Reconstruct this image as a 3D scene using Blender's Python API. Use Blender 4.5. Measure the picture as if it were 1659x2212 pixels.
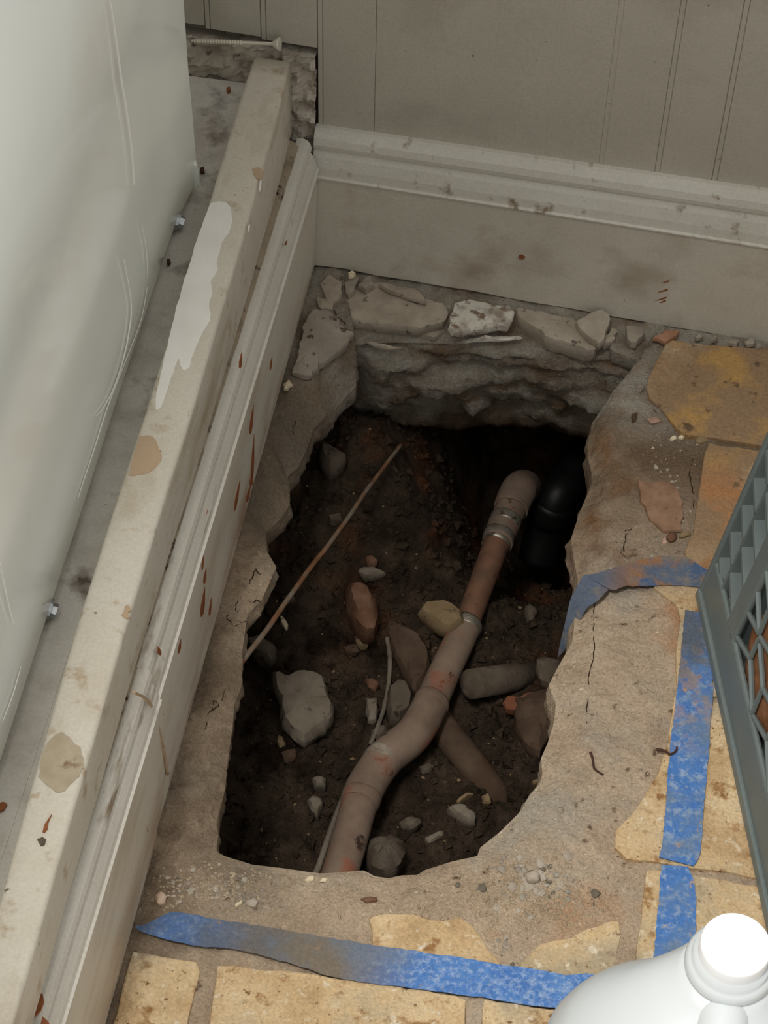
import bpy, bmesh, math, random
import numpy as np
from mathutils import Vector, Matrix, noise

for o in list(bpy.data.objects): bpy.data.objects.remove(o)
SC = bpy.context.scene
COL = SC.collection
random.seed(7)

# ------------------------------------------------------------------ camera
PITCH, YAW, ROLL, FPX = 0.89212098, -0.15036367, 0.03046282, 4660.574
def cam_rot():
    B = np.array([[1, 0, 0], [0, 0, -1], [0, 1, 0]], float)
    c, s = math.cos(YAW), math.sin(YAW); Rz = np.array([[c, -s, 0], [s, c, 0], [0, 0, 1]])
    c, s = math.cos(PITCH), math.sin(PITCH); Rx = np.array([[1, 0, 0], [0, c, -s], [0, s, c]])
    c, s = math.cos(ROLL), math.sin(ROLL); Rr = np.array([[c, -s, 0], [s, c, 0], [0, 0, 1]])
    return Rr @ Rx @ B @ Rz
RC = cam_rot()
def ray(px, py): return RC.T @ np.array([(px - 829.5) / FPX, (py - 1106) / FPX, 1.0])
CAM = -ray(688, 572) * 1.58
cam = bpy.data.cameras.new('camera'); camo = bpy.data.objects.new('camera', cam); COL.objects.link(camo)
cam.sensor_fit = 'HORIZONTAL'; cam.sensor_width = 36.0; cam.lens = FPX / 1659 * 36.0
cam.clip_start = 0.02; cam.clip_end = 50
M = Matrix(((RC[0][0], -RC[1][0], -RC[2][0], CAM[0]), (RC[0][1], -RC[1][1], -RC[2][1], CAM[1]),
            (RC[0][2], -RC[1][2], -RC[2][2], CAM[2]), (0, 0, 0, 1)))
camo.matrix_world = M
SC.camera = camo

# ------------------------------------------------------------------ light and exposure
w = bpy.data.worlds.new('world'); SC.world = w; w.use_nodes = True
w.node_tree.nodes['Background'].inputs[0].default_value = (1.0, 0.99, 0.95, 1)
w.node_tree.nodes['Background'].inputs[1].default_value = 0.69
def spot(name, loc, target, power, col, size, radius):
    l = bpy.data.lights.new(name, 'SPOT'); l.energy = power; l.color = col; l.spot_size = math.radians(size); l.spot_blend = 1.0; l.shadow_soft_size = radius
    o = bpy.data.objects.new(name, l); COL.objects.link(o); o.location = loc
    o.rotation_euler = (Vector(target) - Vector(loc)).to_track_quat('-Z', 'Y').to_euler()
    return o
spot('added_key_spot', (-0.05, -1.0, 1.75), (0.37, -0.52, 0), 96, (1.0, 0.98, 0.94), 34, 0.14)  # added unseen spot, soft cone brightening the front right of the floor
SC.view_settings.view_transform = 'Standard'; SC.view_settings.look = 'None'
SC.view_settings.gamma = 1; SC.view_settings.use_curve_mapping = False
SC.view_settings.exposure = 0.0

# ------------------------------------------------------------------ helpers
def at(px, py, ax='z', v=0.0):
    d = ray(px, py); i = 'xyz'.index(ax); t = (v - CAM[i]) / d[i]
    return Vector(CAM + d * t)
def on_plane(px, py, p0, n):
    d = Vector(ray(px, py)); t = (Vector(p0) - Vector(CAM)).dot(n) / d.dot(n)
    return Vector(CAM) + d * t
def depth(p): return float(RC[2] @ (np.array(p) - CAM))
def rad(p, rpx): return rpx * depth(p) / FPX
def lin(c):
    return tuple(((x / 255) / 12.92 if x / 255 <= 0.04045 else ((x / 255 + 0.055) / 1.055) ** 2.4) for x in c) + (1.0,)
def fbm(p, s, o=4, seed=0): return noise.fractal(Vector(p) * s + Vector((seed * 7.3, seed * 3.1, seed)), 1.0, 2.0, o)
def sstep(a, b, x):
    t = max(0.0, min(1.0, (x - a) / (b - a))); return t * t * (3 - 2 * t)

ORIG = {}
def obj(name, verts, faces, m, parent=None, smooth=False, origin=None, kind=None, label=None):
    verts = [Vector(v) for v in verts]
    if origin is None:
        zs = min(v.z for v in verts)
        origin = Vector(((min(v.x for v in verts) + max(v.x for v in verts)) / 2, (min(v.y for v in verts) + max(v.y for v in verts)) / 2, zs))
    me = bpy.data.meshes.new(name)
    me.from_pydata([v - origin for v in verts], [], faces); me.validate()
    bm = bmesh.new(); bm.from_mesh(me); bmesh.ops.recalc_face_normals(bm, faces=bm.faces); bm.to_mesh(me); bm.free()
    if m: me.materials.append(m)
    if smooth: me.polygons.foreach_set('use_smooth', [True] * len(me.polygons))
    o = bpy.data.objects.new(name, me); COL.objects.link(o)
    ORIG[o.name] = origin
    if parent is not None:
        o.parent = parent; o.location = origin - ORIG[parent.name]
    else: o.location = origin
    if kind: o['kind'] = kind
    if label: o['label'] = label
    return o
def empty(name, loc):
    o = bpy.data.objects.new(name, None); COL.objects.link(o); o.location = loc; o.empty_display_size = 0.02
    ORIG[o.name] = Vector(loc); return o
def tag(o, label, cat, group=None):
    o['label'] = label; o['category'] = cat
    if group: o['group'] = group
    return o
def bevel(o, w, seg=2, ang=30):
    b = o.modifiers.new('bevel', 'BEVEL'); b.width = w; b.segments = seg; b.limit_method = 'ANGLE'; b.angle_limit = math.radians(ang); return o
class MB:
    def __init__(s): s.v = []; s.f = []
    def add(s, v, f):
        n = len(s.v); s.v += [Vector(x) for x in v]; s.f += [tuple(i + n for i in q) for q in f]; return s
def box_vf(a, b):
    (x0, y0, z0), (x1, y1, z1) = a, b
    return ([(x0, y0, z0), (x1, y0, z0), (x1, y1, z0), (x0, y1, z0), (x0, y0, z1), (x1, y0, z1), (x1, y1, z1), (x0, y1, z1)],
            [(0, 3, 2, 1), (4, 5, 6, 7), (0, 1, 5, 4), (1, 2, 6, 5), (2, 3, 7, 6), (3, 0, 4, 7)])
def prism_vf(poly, off):
    n = len(poly); off = Vector(off); p = [Vector(q) for q in poly]
    v = p + [q + off for q in p]
    return v, [tuple(range(n)), tuple(range(2 * n - 1, n - 1, -1))] + [(i, n + i, n + (i + 1) % n, (i + 1) % n) for i in range(n)]
def resample(poly, n, jit=0.0, closed=True, seed=1):
    r = random.Random(seed); P = [Vector(p) for p in poly]
    if closed: P = P + [P[0]]
    L = [0.0]
    for i in range(len(P) - 1): L.append(L[-1] + (P[i + 1] - P[i]).length)
    out = []
    for k in range(n):
        t = L[-1] * k / (n if closed else n - 1); i = 0
        while i < len(L) - 2 and L[i + 1] < t: i += 1
        u = (t - L[i]) / max(1e-9, L[i + 1] - L[i]); q = P[i].lerp(P[i + 1], min(1, u))
        if jit: q = q + Vector((r.uniform(-jit, jit), r.uniform(-jit, jit), 0))
        out.append(q)
    return out
def catmull(P, k=6):
    P = [Vector(p) for p in P]; out = []
    for i in range(len(P) - 1):
        a = P[max(0, i - 1)]; b = P[i]; c = P[i + 1]; d = P[min(len(P) - 1, i + 2)]
        for j in range(k):
            t = j / k
            out.append(0.5 * ((2 * b) + (c - a) * t + (2 * a - 5 * b + 4 * c - d) * t * t + (3 * b - a - 3 * c + d) * t ** 3))
    return out + [P[-1]]
def tube_vf(path, radii, n=20, caps=True, inner=None):
    P = [Vector(p) for p in path]; m = len(P)
    if not hasattr(radii, '__len__'): radii = [radii] * m
    T = [(P[min(i + 1, m - 1)] - P[max(i - 1, 0)]).normalized() for i in range(m)]
    up = Vector((0, 0, 1)) if abs(T[0].z) < .9 else Vector((1, 0, 0))
    N = (up - T[0] * up.dot(T[0])).normalized(); v = []; f = []
    for i in range(m):
        N = (N - T[i] * N.dot(T[i])).normalized(); B = T[i].cross(N)
        for k in range(n):
            a = 2 * math.pi * k / n; v.append(P[i] + (N * math.cos(a) + B * math.sin(a)) * radii[i])
    for i in range(m - 1):
        for k in range(n): f.append((i * n + k, i * n + (k + 1) % n, (i + 1) * n + (k + 1) % n, (i + 1) * n + k))
    if caps: f += [tuple(range(n - 1, -1, -1)), tuple(range((m - 1) * n, m * n))]
    return v, f
def loft_vf(rings, closed=True, caps=True):
    n = len(rings[0]); v = [Vector(p) for r in rings for p in r]; f = []
    for i in range(len(rings) - 1):
        for k in range(n if closed else n - 1):
            f.append((i * n + k, i * n + (k + 1) % n, (i + 1) * n + (k + 1) % n, (i + 1) * n + k))
    if caps and closed: f += [tuple(range(n - 1, -1, -1)), tuple(range((len(rings) - 1) * n, len(rings) * n))]
    return v, f

# ------------------------------------------------------------------ materials (procedural)
def mat(name, ramp, scale=20, detail=6, rough=0.8, metal=0.0, spec=0.3, bumps=(), layers=(), stretch=(1, 1, 1), coat=0.0, rough2=None, dist=0.0, grain=.0):
    m = bpy.data.materials.new(name); m.use_nodes = True; nt = m.node_tree; N = nt.nodes; L = nt.links
    b = N['Principled BSDF']; b.inputs['Roughness'].default_value = rough; b.inputs['Metallic'].default_value = metal
    b.inputs['Specular IOR Level'].default_value = spec; b.inputs['Coat Weight'].default_value = coat
    if coat: b.inputs['Coat Roughness'].default_value = 0.12
    g = N.new('ShaderNodeNewGeometry')
    def coords(st):
        mp = N.new('ShaderNodeMapping'); mp.inputs['Scale'].default_value = st; L.new(g.outputs['Position'], mp.inputs[0]); return mp.outputs[0]
    def nz(sc, det, st=(1, 1, 1), rgh=0.6, ds=0.0):
        t = N.new('ShaderNodeTexNoise'); t.inputs['Scale'].default_value = sc; t.inputs['Detail'].default_value = det
        t.inputs['Roughness'].default_value = rgh; t.inputs['Distortion'].default_value = ds; L.new(coords(st), t.inputs['Vector']); return t.outputs[0]
    def rampn(src, stops):
        r = N.new('ShaderNodeValToRGB'); e = r.color_ramp.elements
        while len(e) < len(stops): e.new(0.5)
        for k, (p, c) in enumerate(stops): e[k].position = p; e[k].color = c if len(c) == 4 else lin(c)
        L.new(src, r.inputs[0]); return r.outputs[0]
    if len(ramp) == 1: ramp = [(0.3, ramp[0][1]), (0.7, ramp[0][1])]
    col = rampn(nz(scale, detail, stretch, ds=dist), ramp)
    for ly in layers:
        # colour, scale, low, high, stretch ; optional axis gate (axis, from, to)
        c, sc, lo, hi = ly[:4]; st = ly[4] if len(ly) > 4 and ly[4] else (1, 1, 1); gate = ly[5] if len(ly) > 5 else None
        mk = rampn(nz(sc, 5, st), [(lo, (0, 0, 0, 1)), (hi, (1, 1, 1, 1))])
        if gate:
            for ax, a0, a1 in (gate if isinstance(gate, list) else [gate]):
                sx = N.new('ShaderNodeSeparateXYZ'); L.new(g.outputs['Position'], sx.inputs[0])
                mr = N.new('ShaderNodeMapRange'); mr.inputs[1].default_value = a0; mr.inputs[2].default_value = a1
                L.new(sx.outputs['xyz'.index(ax)], mr.inputs[0])
                mm = N.new('ShaderNodeMath'); mm.operation = 'MULTIPLY'; L.new(mk, mm.inputs[0]); L.new(mr.outputs[0], mm.inputs[1]); mk = mm.outputs[0]
        mx = N.new('ShaderNodeMix'); mx.data_type = 'RGBA'; L.new(mk, mx.inputs[0]); L.new(col, mx.inputs[6]); mx.inputs[7].default_value = lin(c); col = mx.outputs[2]
    if grain:
        gr = rampn(nz(520, 4), [(.32, (1 - grain,) * 3 + (1,)), (.68, (1, 1, 1, 1))])
        mx = N.new('ShaderNodeMix'); mx.data_type = 'RGBA'; mx.blend_type = 'MULTIPLY'; mx.inputs[0].default_value = 1
        L.new(col, mx.inputs[6]); L.new(gr, mx.inputs[7]); col = mx.outputs[2]
    L.new(col, b.inputs['Base Color'])
    if rough2:
        mr = N.new('ShaderNodeMapRange'); mr.inputs[3].default_value = rough2[0]; mr.inputs[4].default_value = rough2[1]
        mr.inputs[1].default_value = .3; mr.inputs[2].default_value = .7
        L.new(nz(rough2[2], 4), mr.inputs[0]); L.new(mr.outputs[0], b.inputs['Roughness'])
    prev = None
    for bs in bumps:
        sc, stg, dd = bs[:3]; st = bs[3] if len(bs) > 3 else (1, 1, 1)
        bp = N.new('ShaderNodeBump'); bp.inputs['Strength'].default_value = stg; bp.inputs['Distance'].default_value = dd
        L.new(nz(sc, 6, st, .65), bp.inputs['Height'])
        if prev: L.new(prev, bp.inputs['Normal'])
        prev = bp.outputs[0]
    if prev: L.new(prev, b.inputs['Normal'])
    return m

m_wall = mat('wall_paint', [(.3, (180, 173, 159)), (.7, (188, 181, 167))], 14, 4, .55, grain=.12, bumps=[(90, .15, .001)],
             layers=[((104, 84, 66), 120, .70, .725), ((150, 140, 126), 9, .5, .85)])
m_base = mat('baseboard_paint', [(.3, (200, 193, 178)), (.7, (212, 205, 191))], 16, 5, .45, grain=.12, bumps=[(120, .2, .0008)],
             layers=[((128, 110, 88), 150, .73, .76), ((158, 143, 122), 14, .52, .8, (1, .3, 1))])
m_moul = mat('moulding_paint', [(.3, (202, 196, 184)), (.7, (212, 207, 196))], 18, 5, .45, grain=.12, bumps=[(150, .3, .0008, (1, .15, 1))],
             layers=[((140, 124, 102), 60, .6, .7, (1, .2, 1)), ((110, 92, 72), 200, .72, .76)])
m_left = mat('left_face_paint', [(.3, (208, 200, 184)), (.7, (218, 211, 197))], 16, 5, .5, grain=.12, bumps=[(160, .3, .0008, (1, .12, 1))],
             layers=[((178, 160, 136), 40, .5, .8, (1, .15, .6)), ((164, 128, 100), 34, .42, .66, (1, .4, 1), ('z', .05, .0)),
                     ((104, 76, 52), 190, .72, .76, (1, .2, 1))])
m_batt = mat('batten_paint', [(.25, (196, 186, 168)), (.5, (205, 197, 181)), (.75, (210, 203, 189))], 20, 6, .45, grain=.12, bumps=[(160, .25, .0008)],
             layers=[((160, 142, 112), 26, .55, .8, (1, .35, 1)), ((178, 160, 134), 70, .58, .7), ((112, 92, 70), 150, .69, .73)])
m_ledge = mat('dusty_ledge', [(.25, (186, 178, 167)), (.5, (214, 208, 198)), (.75, (224, 219, 210))], 30, 8, .8, grain=.12, bumps=[(150, .5, .001)],
              layers=[((104, 92, 80), 24, .58, .72), ((62, 52, 44), 160, .7, .75)])
m_enam = mat('white_enamel', [(.3, (238, 240, 232)), (.7, (242, 244, 236))], 6, 3, .1, spec=.5, coat=.0,
             layers=[((226, 222, 210), 5, .5, .8), ((120, 104, 88), 200, .78, .8)], rough2=(.08, .13, 14))
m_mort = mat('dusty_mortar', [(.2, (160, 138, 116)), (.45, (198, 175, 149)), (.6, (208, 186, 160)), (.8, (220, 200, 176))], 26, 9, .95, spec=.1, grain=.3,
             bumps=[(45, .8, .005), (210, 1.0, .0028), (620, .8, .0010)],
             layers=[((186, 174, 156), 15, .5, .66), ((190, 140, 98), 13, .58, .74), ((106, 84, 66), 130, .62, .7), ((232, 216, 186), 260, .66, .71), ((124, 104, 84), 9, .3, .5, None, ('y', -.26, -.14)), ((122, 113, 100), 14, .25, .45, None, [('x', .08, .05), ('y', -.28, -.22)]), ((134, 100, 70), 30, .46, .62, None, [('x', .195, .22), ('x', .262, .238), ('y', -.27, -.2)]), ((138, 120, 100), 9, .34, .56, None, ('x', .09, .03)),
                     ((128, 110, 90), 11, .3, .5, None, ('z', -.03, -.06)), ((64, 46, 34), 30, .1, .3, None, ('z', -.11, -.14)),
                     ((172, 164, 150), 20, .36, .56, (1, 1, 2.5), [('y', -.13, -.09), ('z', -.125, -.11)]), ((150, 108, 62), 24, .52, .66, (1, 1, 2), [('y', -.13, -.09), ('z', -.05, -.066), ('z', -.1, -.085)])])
m_tile = mat('sandstone_tile', [(.22, (172, 140, 100)), (.42, (212, 180, 136)), (.55, (228, 200, 157)), (.75, (239, 218, 182))], 24, 9, .8, spec=.2, grain=.28,
             bumps=[(60, .5, .0028), (260, .8, .0016), (700, .6, .0008)],
             layers=[((164, 122, 78), 75, .56, .66), ((186, 168, 138), 12, .52, .64), ((238, 222, 194), 120, .58, .68), ((196, 136, 84), 11, .62, .74), ((142, 108, 76), 230, .62, .68), ((158, 130, 100), 9, .3, .5, None, ('y', -.28, -.2)), ((190, 150, 92), 14, .5, .6, None, ('y', -.18, -.1)), ((188, 130, 82), 16, .46, .6, None, [('y', -.12, -.18), ('y', -.30, -.24)]), ((112, 90, 68), 70, .62, .68, None, ('y', -.22, -.15))])
m_soil = mat('dark_soil', [(.25, (44, 36, 29)), (.5, (66, 55, 45)), (.7, (84, 71, 58))], 36, 10, 1.0, spec=.05,
             bumps=[(40, .8, .006), (170, .9, .003)], grain=.35, layers=[((100, 64, 42), 14, .52, .66, None, ('y', -.26, -.12)), ((118, 98, 76), 220, .66, .7), ((46, 36, 28), 20, .56, .66)])
m_cop = mat('copper', [(.3, (144, 106, 86)), (.6, (164, 122, 98)), (.75, (134, 106, 90))], 40, 6, .4, metal=.45, spec=.5, bumps=[(120, .2, .0008)],
            layers=[((112, 96, 80), 30, .5, .66), ((60, 48, 40), 70, .62, .7)])
m_copd = mat('dusty_copper', [(.3, (112, 92, 78)), (.55, (134, 115, 99)), (.75, (146, 126, 108))], 34, 7, .8, metal=.1, spec=.2, bumps=[(160, .3, .001)],
             layers=[((150, 92, 70), 30, .56, .68), ((66, 52, 44), 60, .6, .68)])
m_sold = mat('solder', [(.3, (132, 120, 104)), (.7, (178, 170, 156))], 80, 5, .36, metal=.6, spec=.5, bumps=[(220, .5, .001)], layers=[((104, 90, 74), 120, .55, .62)])
m_dsold = mat('dusty_solder', [(.3, (120, 106, 92)), (.7, (172, 160, 142))], 120, 5, .7, metal=.2, bumps=[(220, .5, .001)])
m_blk = mat('black_pipe', [(.3, (13, 12, 12)), (.7, (22, 21, 20))], 50, 5, .5, spec=.3, bumps=[(160, .3, .001)], layers=[((72, 64, 54), 110, .66, .74)])
m_clay = mat('clay_brown', [(.3, (70, 56, 45)), (.7, (98, 80, 66))], 40, 7, .9, spec=.1, bumps=[(120, .5, .002)], layers=[((80, 60, 46), 30, .5, .66)])
def stone_mat(name, c, v=14):
    lo = tuple(max(0, x - v) for x in c); hi = tuple(min(255, x + v) for x in c)
    return mat(name, [(.25, lo), (.5, c), (.75, hi)], 60, 8, .92, spec=.12, bumps=[(90, .5, .002), (320, .5, .0008)], layers=[(tuple(int(x * .62) for x in c), 140, .62, .7)])
m_grey = stone_mat('grey_stone', (122, 111, 97)); m_dgrey = stone_mat('dark_grey_stone', (94, 83, 71)); m_tan = stone_mat('tan_stone', (132, 112, 84))
m_brick = stone_mat('red_brick_rubble', (112, 82, 64), 24); m_brown = stone_mat('brown_stone', (84, 67, 54)); m_cream = stone_mat('cream_chip', (214, 198, 168), 12)
m_shard = stone_mat('grey_shard', (166, 154, 138), 18); m_lime = mat('lime_splashed_shard', [(.35, (150, 138, 124)), (.5, (206, 200, 188)), (.7, (214, 209, 198))], 55, 6, .9, spec=.1, bumps=[(110, .6, .002)], layers=[((128, 110, 92), 90, .56, .64)])
m_tape = mat('blue_tape', [(.3, (72, 118, 184)), (.7, (92, 136, 196))], 60, 5, .75, spec=.2, bumps=[(300, .4, .0006), (900, .3, .0003)],
             grain=.25, layers=[((150, 172, 200), 240, .5, .66), ((196, 158, 126), 90, .63, .67), ((112, 130, 152), 30, .46, .7), ((176, 146, 118), 85, .47, .55, None, ('y', -.38, -.29)), ((92, 100, 112), 26, .4, .6, None, ('y', -.34, -.29))])
m_tapeb = mat('dirty_blue_tape', [(.3, (72, 116, 182)), (.7, (92, 136, 196))], 60, 5, .8, spec=.15, bumps=[(300, .4, .0006), (60, .3, .001)],
              grain=.22, layers=[((150, 172, 206), 330, .46, .68), ((124, 114, 100), 20, .22, .44, None, [('x', .165, .12), ('x', .03, .065)]), ((90, 98, 112), 20, .3, .6, None, ('x', .10, .06)), ((112, 122, 136), 20, .5, .66, None, ('x', .19, .12)), ((150, 128, 108), 120, .64, .7), ((186, 150, 120), 40, .7, .73)])
m_tapet = mat('torn_dusty_tape', [(.3, (88, 98, 116)), (.7, (108, 116, 130))], 60, 5, .85, spec=.1, grain=.25, bumps=[(200, .5, .0008)],
              layers=[((150, 112, 82), 26, .42, .52, None, ('x', .235, .26)), ((82, 100, 130), 46, .57, .63), ((132, 124, 114), 70, .54, .68)])
m_crate = mat('grey_crate_plastic', [(.3, (102, 111, 110)), (.7, (110, 119, 117))], 40, 4, .42, spec=.4, bumps=[(400, .15, .0003)], layers=[((128, 126, 118), 220, .7, .76)])
m_jug = mat('white_jug_plastic', [(.3, (200, 204, 205)), (.7, (204, 208, 209))], 10, 3, .32, spec=.45)
m_cap = mat('white_cap_plastic', [(.3, (246, 246, 247)), (.7, (250, 250, 250))], 10, 3, .35, spec=.4)
m_rust = mat('rusty_rod', [(.3, (104, 72, 50)), (.7, (140, 100, 72))], 90, 6, .85, spec=.2, bumps=[(300, .6, .001)], layers=[((122, 112, 98), 40, .45, .6)])
m_root = mat('pale_root', [(.3, (96, 86, 74)), (.7, (126, 116, 102))], 90, 5, .9, bumps=[(300, .5, .001)])
m_chip = mat('bare_brown_wood', [(.3, (122, 70, 40)), (.7, (150, 92, 56))], 60, 5, .7, bumps=[(200, .3, .001, (1, .2, 1))])
m_white = mat('bare_white_primer', [(.3, (222, 218, 210)), (.7, (232, 229, 222))], 40, 5, .6, bumps=[(160, .35, .0008, (1, .2, 1))], layers=[((120, 108, 94), 180, .72, .76)])
m_round = mat('worn_grey_spot', [(.3, (160, 146, 122)), (.7, (178, 166, 144))], 90, 7, .85, bumps=[(200, .6, .0012)], layers=[((130, 104, 80), 70, .6, .7)])
m_peel = mat('tan_peeled_spot', [(.3, (170, 146, 118)), (.7, (182, 158, 130))], 50, 5, .7, bumps=[(120, .2, .0008)], layers=[((120, 100, 90), 90, .66, .7)])
m_steel = mat('zinc_steel', [(.3, (150, 154, 156)), (.7, (186, 190, 192))], 80, 4, .3, metal=.85, spec=.5)
m_screw = mat('dull_screw', [(.3, (198, 190, 172)), (.7, (216, 208, 192))], 80, 5, .5, metal=.1)
m_dark = mat('dark_twig', [(.3, (58, 40, 32)), (.7, (84, 52, 40))], 80, 4, .8)
m_scr = mat('white_scratch', [(.3, (240, 238, 232)), (.7, (244, 242, 236))], 20, 2, .5)
m_rubb = mat('sill_rubble', [(.25, (150, 138, 124)), (.5, (182, 172, 158)), (.75, (196, 187, 174))], 46, 8, .95, spec=.1, bumps=[(70, .8, .004), (240, .6, .0015)], layers=[((74, 64, 56), 60, .6, .68), ((206, 190, 178), 90, .68, .72)])

m_seam = mat('seam_dirt', [(.25, (104, 90, 74)), (.5, (150, 136, 116)), (.75, (166, 152, 132))], 40, 8, .95, spec=.1, bumps=[(120, .6, .002)], layers=[((56, 46, 38), 70, .56, .64)])

# ------------------------------------------------------------------ the setting: back wall of beadboard planks
K = -0.04                                        # the back wall runs slightly towards the viewer on the right
def yw(x, d=0.0): return K * x + d
WALL_D = 0.016
wall_b = empty('wall_back', (0.3, yw(.3, WALL_D), 0)); wall_b['kind'] = 'structure'
gx = [-.120, -.0806, -.0419, -.003, .037, .0768, .1169, .1555, .193, .2315, .2704]
while gx[-1] < 0.95: gx.append(gx[-1] + .0392)
gx = [-.199, -.1595] + gx
for x0, x1 in zip(gx[:-1], gx[1:]):
    gd = .0014 if x0 < -.002 else (.0012, .00012, .00012, .00012, .00015, .0004, .0008, .0009)[int((x0 + .004) / .039) % 8]
    prof = [(x0, gd), (x0 + .0005, 0), (x0 + .0032, 0), (x0 + .0036, gd * .8), (x0 + .0040, 0), (x1 - .0004, 0), (x1, gd), (x1, .012), (x0, .012)]
    zb = .1865 if x1 < .0 else .09
    if x1 < 0: zb += .004 * (-.04 - x0) / .04 * .5
    rings = [[(x, yw(x, WALL_D + d), z) for x, d in prof] for z in (zb, 0.62)]
    v, f = loft_vf(rings); obj('plank', v, f, m_wall, wall_b)
v, f = box_vf((-.5, WALL_D + .05, -.05), (.95, WALL_D + .07, .62))
obj('backing_sheet', v, f, m_dark, wall_b)

# baseboards (profile: distance out of the face, height)
def base_profile(Hb, H):
    u = H - Hb
    return [(0, 0), (0, Hb - .0015), (-.0014, Hb - .0008), (-.0016, Hb + .0006), (.0002, Hb + .0014), (.0012, Hb + .22 * u), (.0040, Hb + .45 * u), (.0062, Hb + .56 * u),
            (.0068, Hb + .60 * u), (.0050, Hb + .63 * u), (.0048, Hb + .72 * u), (.0062, Hb + .86 * u), (.0090, Hb + .97 * u), (.0125, H), (.0165, H), (.0165, 0)]
def back_frame(x, Hb, H): return [(x, yw(x, d), z) for d, z in base_profile(Hb, H)]
xs = [-.004 + i * (.95 + .004) / 40 for i in range(41)]
rings = []
for i, x in enumerate(xs):
    t = x / .31
    r = back_frame(x, .0858 + .003 * t, .1205 + .0065 * t)
    r = [(a, b, c - (0.0025 * sstep(0, .3, x) if c < .01 else 0) + (.002 * fbm((x, 0, 0), 30) if c < .01 else 0)) for a, b, c in r]
    rings.append(r)
v, f = loft_vf(rings); bb = obj('baseboard_back', v, f, m_moul, None, kind='structure')
bb.data.materials.append(m_base)
for p in bb.data.polygons:
    c = p.center + bb.location
    if c.z < .0845: p.material_index = 1
tag_struct = bb

# left baseboard in two lengths that meet at a cracked joint
def left_frame(y, dx=0.0, dz=0.0):
    t = -y / .65
    Hb, H = .0945 + .024 * t, .1205 + .0215 * t
    return [(-.0028 * (1 - min(1, z / Hb)) - d * .86 + dx, y, z + (dz if z > 0 else 0)) for d, z in base_profile(Hb, H)]
base_l = empty('baseboard_left', (-.01, -.35, 0)); base_l['kind'] = 'structure'
def left_len(y0, y1, dx, dz, jag, n=30):
    rings = []
    for i in range(n + 1):
        t = i / n; fr = []
        for k, (x, y, z) in enumerate(left_frame(0, dx, dz)):
            ya, yb = y0, y1
            if jag: ya = y0 + jag * (z - .06)
            if abs(y1) < .02: yb = y1 - .0 - .10 * max(0, z - .085) * 0
            yy = ya + (yb - ya) * t
            fr.append(left_frame(yy, dx, dz)[k])
        rings.append(fr)
    v, f = loft_vf(rings); o = obj('board_length', v, f, m_moul, base_l)
    o.data.materials.append(m_left)
    for p in o.data.polygons:
        c = p.center + ORIG[o.name]
        if c.z < .091 + .022 * (-c.y / .65): p.material_index = 1
    return o
left_len(-.475, -.001, 0, 0, .22)
left_len(-1.0, -.4765, .0012, -.001, 0)
o = base_l.children[-1]
# joint edge of the near length follows the slanted crack
for vv in o.data.vertices:
    p = vv.co + ORIG[o.name]
    if p.y > -.478: vv.co.y += .22 * (p.z - .06)
# two thin ridges of old filler running off the joint
for (pts, r) in (([(288, 1495), (318, 1512), (335, 1545), (350, 1605), (362, 1672)], .0011), ([(283, 1672), (290, 1700), (303, 1755), (318, 1795)], .0008), ([(352, 1545), (345, 1480), (357, 1500)], .0006)):
    P = catmull([at(a, b, 'x', -.001) for a, b in pts], 5)
    v, f = tube_vf(P, [r * (.7 + .5 * abs(fbm(p, 200, 2))) for p in P], 6); obj('filler_ridge', v, f, m_peel, base_l, smooth=True)

V = []; F = []
for i in range(61):
    y = -.01 - .9 * i / 60; Hl = left_frame(y)[13][2]
    for x, z in ((-.0105, Hl - .0006), (-.0125, Hl + .0012 + .0012 * fbm((0, y, 0), 60, 4)), (-.0155, Hl + .003 + .0016 * fbm((1, y, 0), 50, 4)), (-.021, Hl + .0052)): V.append((x, y, z))
for i in range(60):
    for k in range(3): F.append((i * 4 + k, i * 4 + k + 1, i * 4 + 5 + k, i * 4 + 4 + k))
obj('dirt_seam', V, F, m_seam, base_l, smooth=True, label='dark seam of dirt on top of the moulding')
# raised ledge under the appliance and the rough sill behind it
v, f = box_vf((-.60, -1.05, 0), (-.046, .014, .150)); lo = obj('trim_1', v, f, m_ledge, None, kind='structure'); 
def plate_z(y): return left_frame(y)[13][2] + .0055
LEFT_E = [at(a_, b_, 'z', .190) for a_, b_ in ((545, 118), (373, 700), (147, 1400), (7, 1914))]
RIGHT_E = [at(a_, b_, 'z', .190) for a_, b_ in ((633, 130), (472, 700), (258, 1400), (112, 1914))]
def edge_x(E_, y):
    for p, q in zip(E_[:-1], E_[1:]):
        if y >= q.y: break
    t = (y - p.y) / (q.y - p.y); return p.x + (q.x - p.x) * t
rings = [[(-.0459, y, .0), (-.0459, y, .150), (edge_x(LEFT_E, y) + .002, y, .1500), (edge_x(LEFT_E, y) + .002, y, plate_z(y) - .0003), (-.0175, y, plate_z(y) - .0003), (-.0175, y, 0)] for y in [-.012 - 1.03 * i / 40 for i in range(41)]]
v, f = loft_vf(rings); obj('trim_3', v, f, m_ledge, None, kind='structure')
mb = MB(); nx, nz_ = 60, 34
V = []
for j in range(nz_ + 1):
    for i in range(nx + 1):
        x = -.19 + .186 * i / nx; z = .085 + .0985 * j / nz_
        d = .0135 + .0045 * fbm((x, 0, z), 60, 5) + .003 * fbm((x, 3, z), 220, 3)
        if x > -.03: d += .004 * fbm((x, 9, z), 90, 3)
        zz = z + (.0035 * fbm((x, 1, 0), 70, 4) - .003 if j == nz_ else 0)
        V.append((x, yw(x, d), zz))
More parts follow.
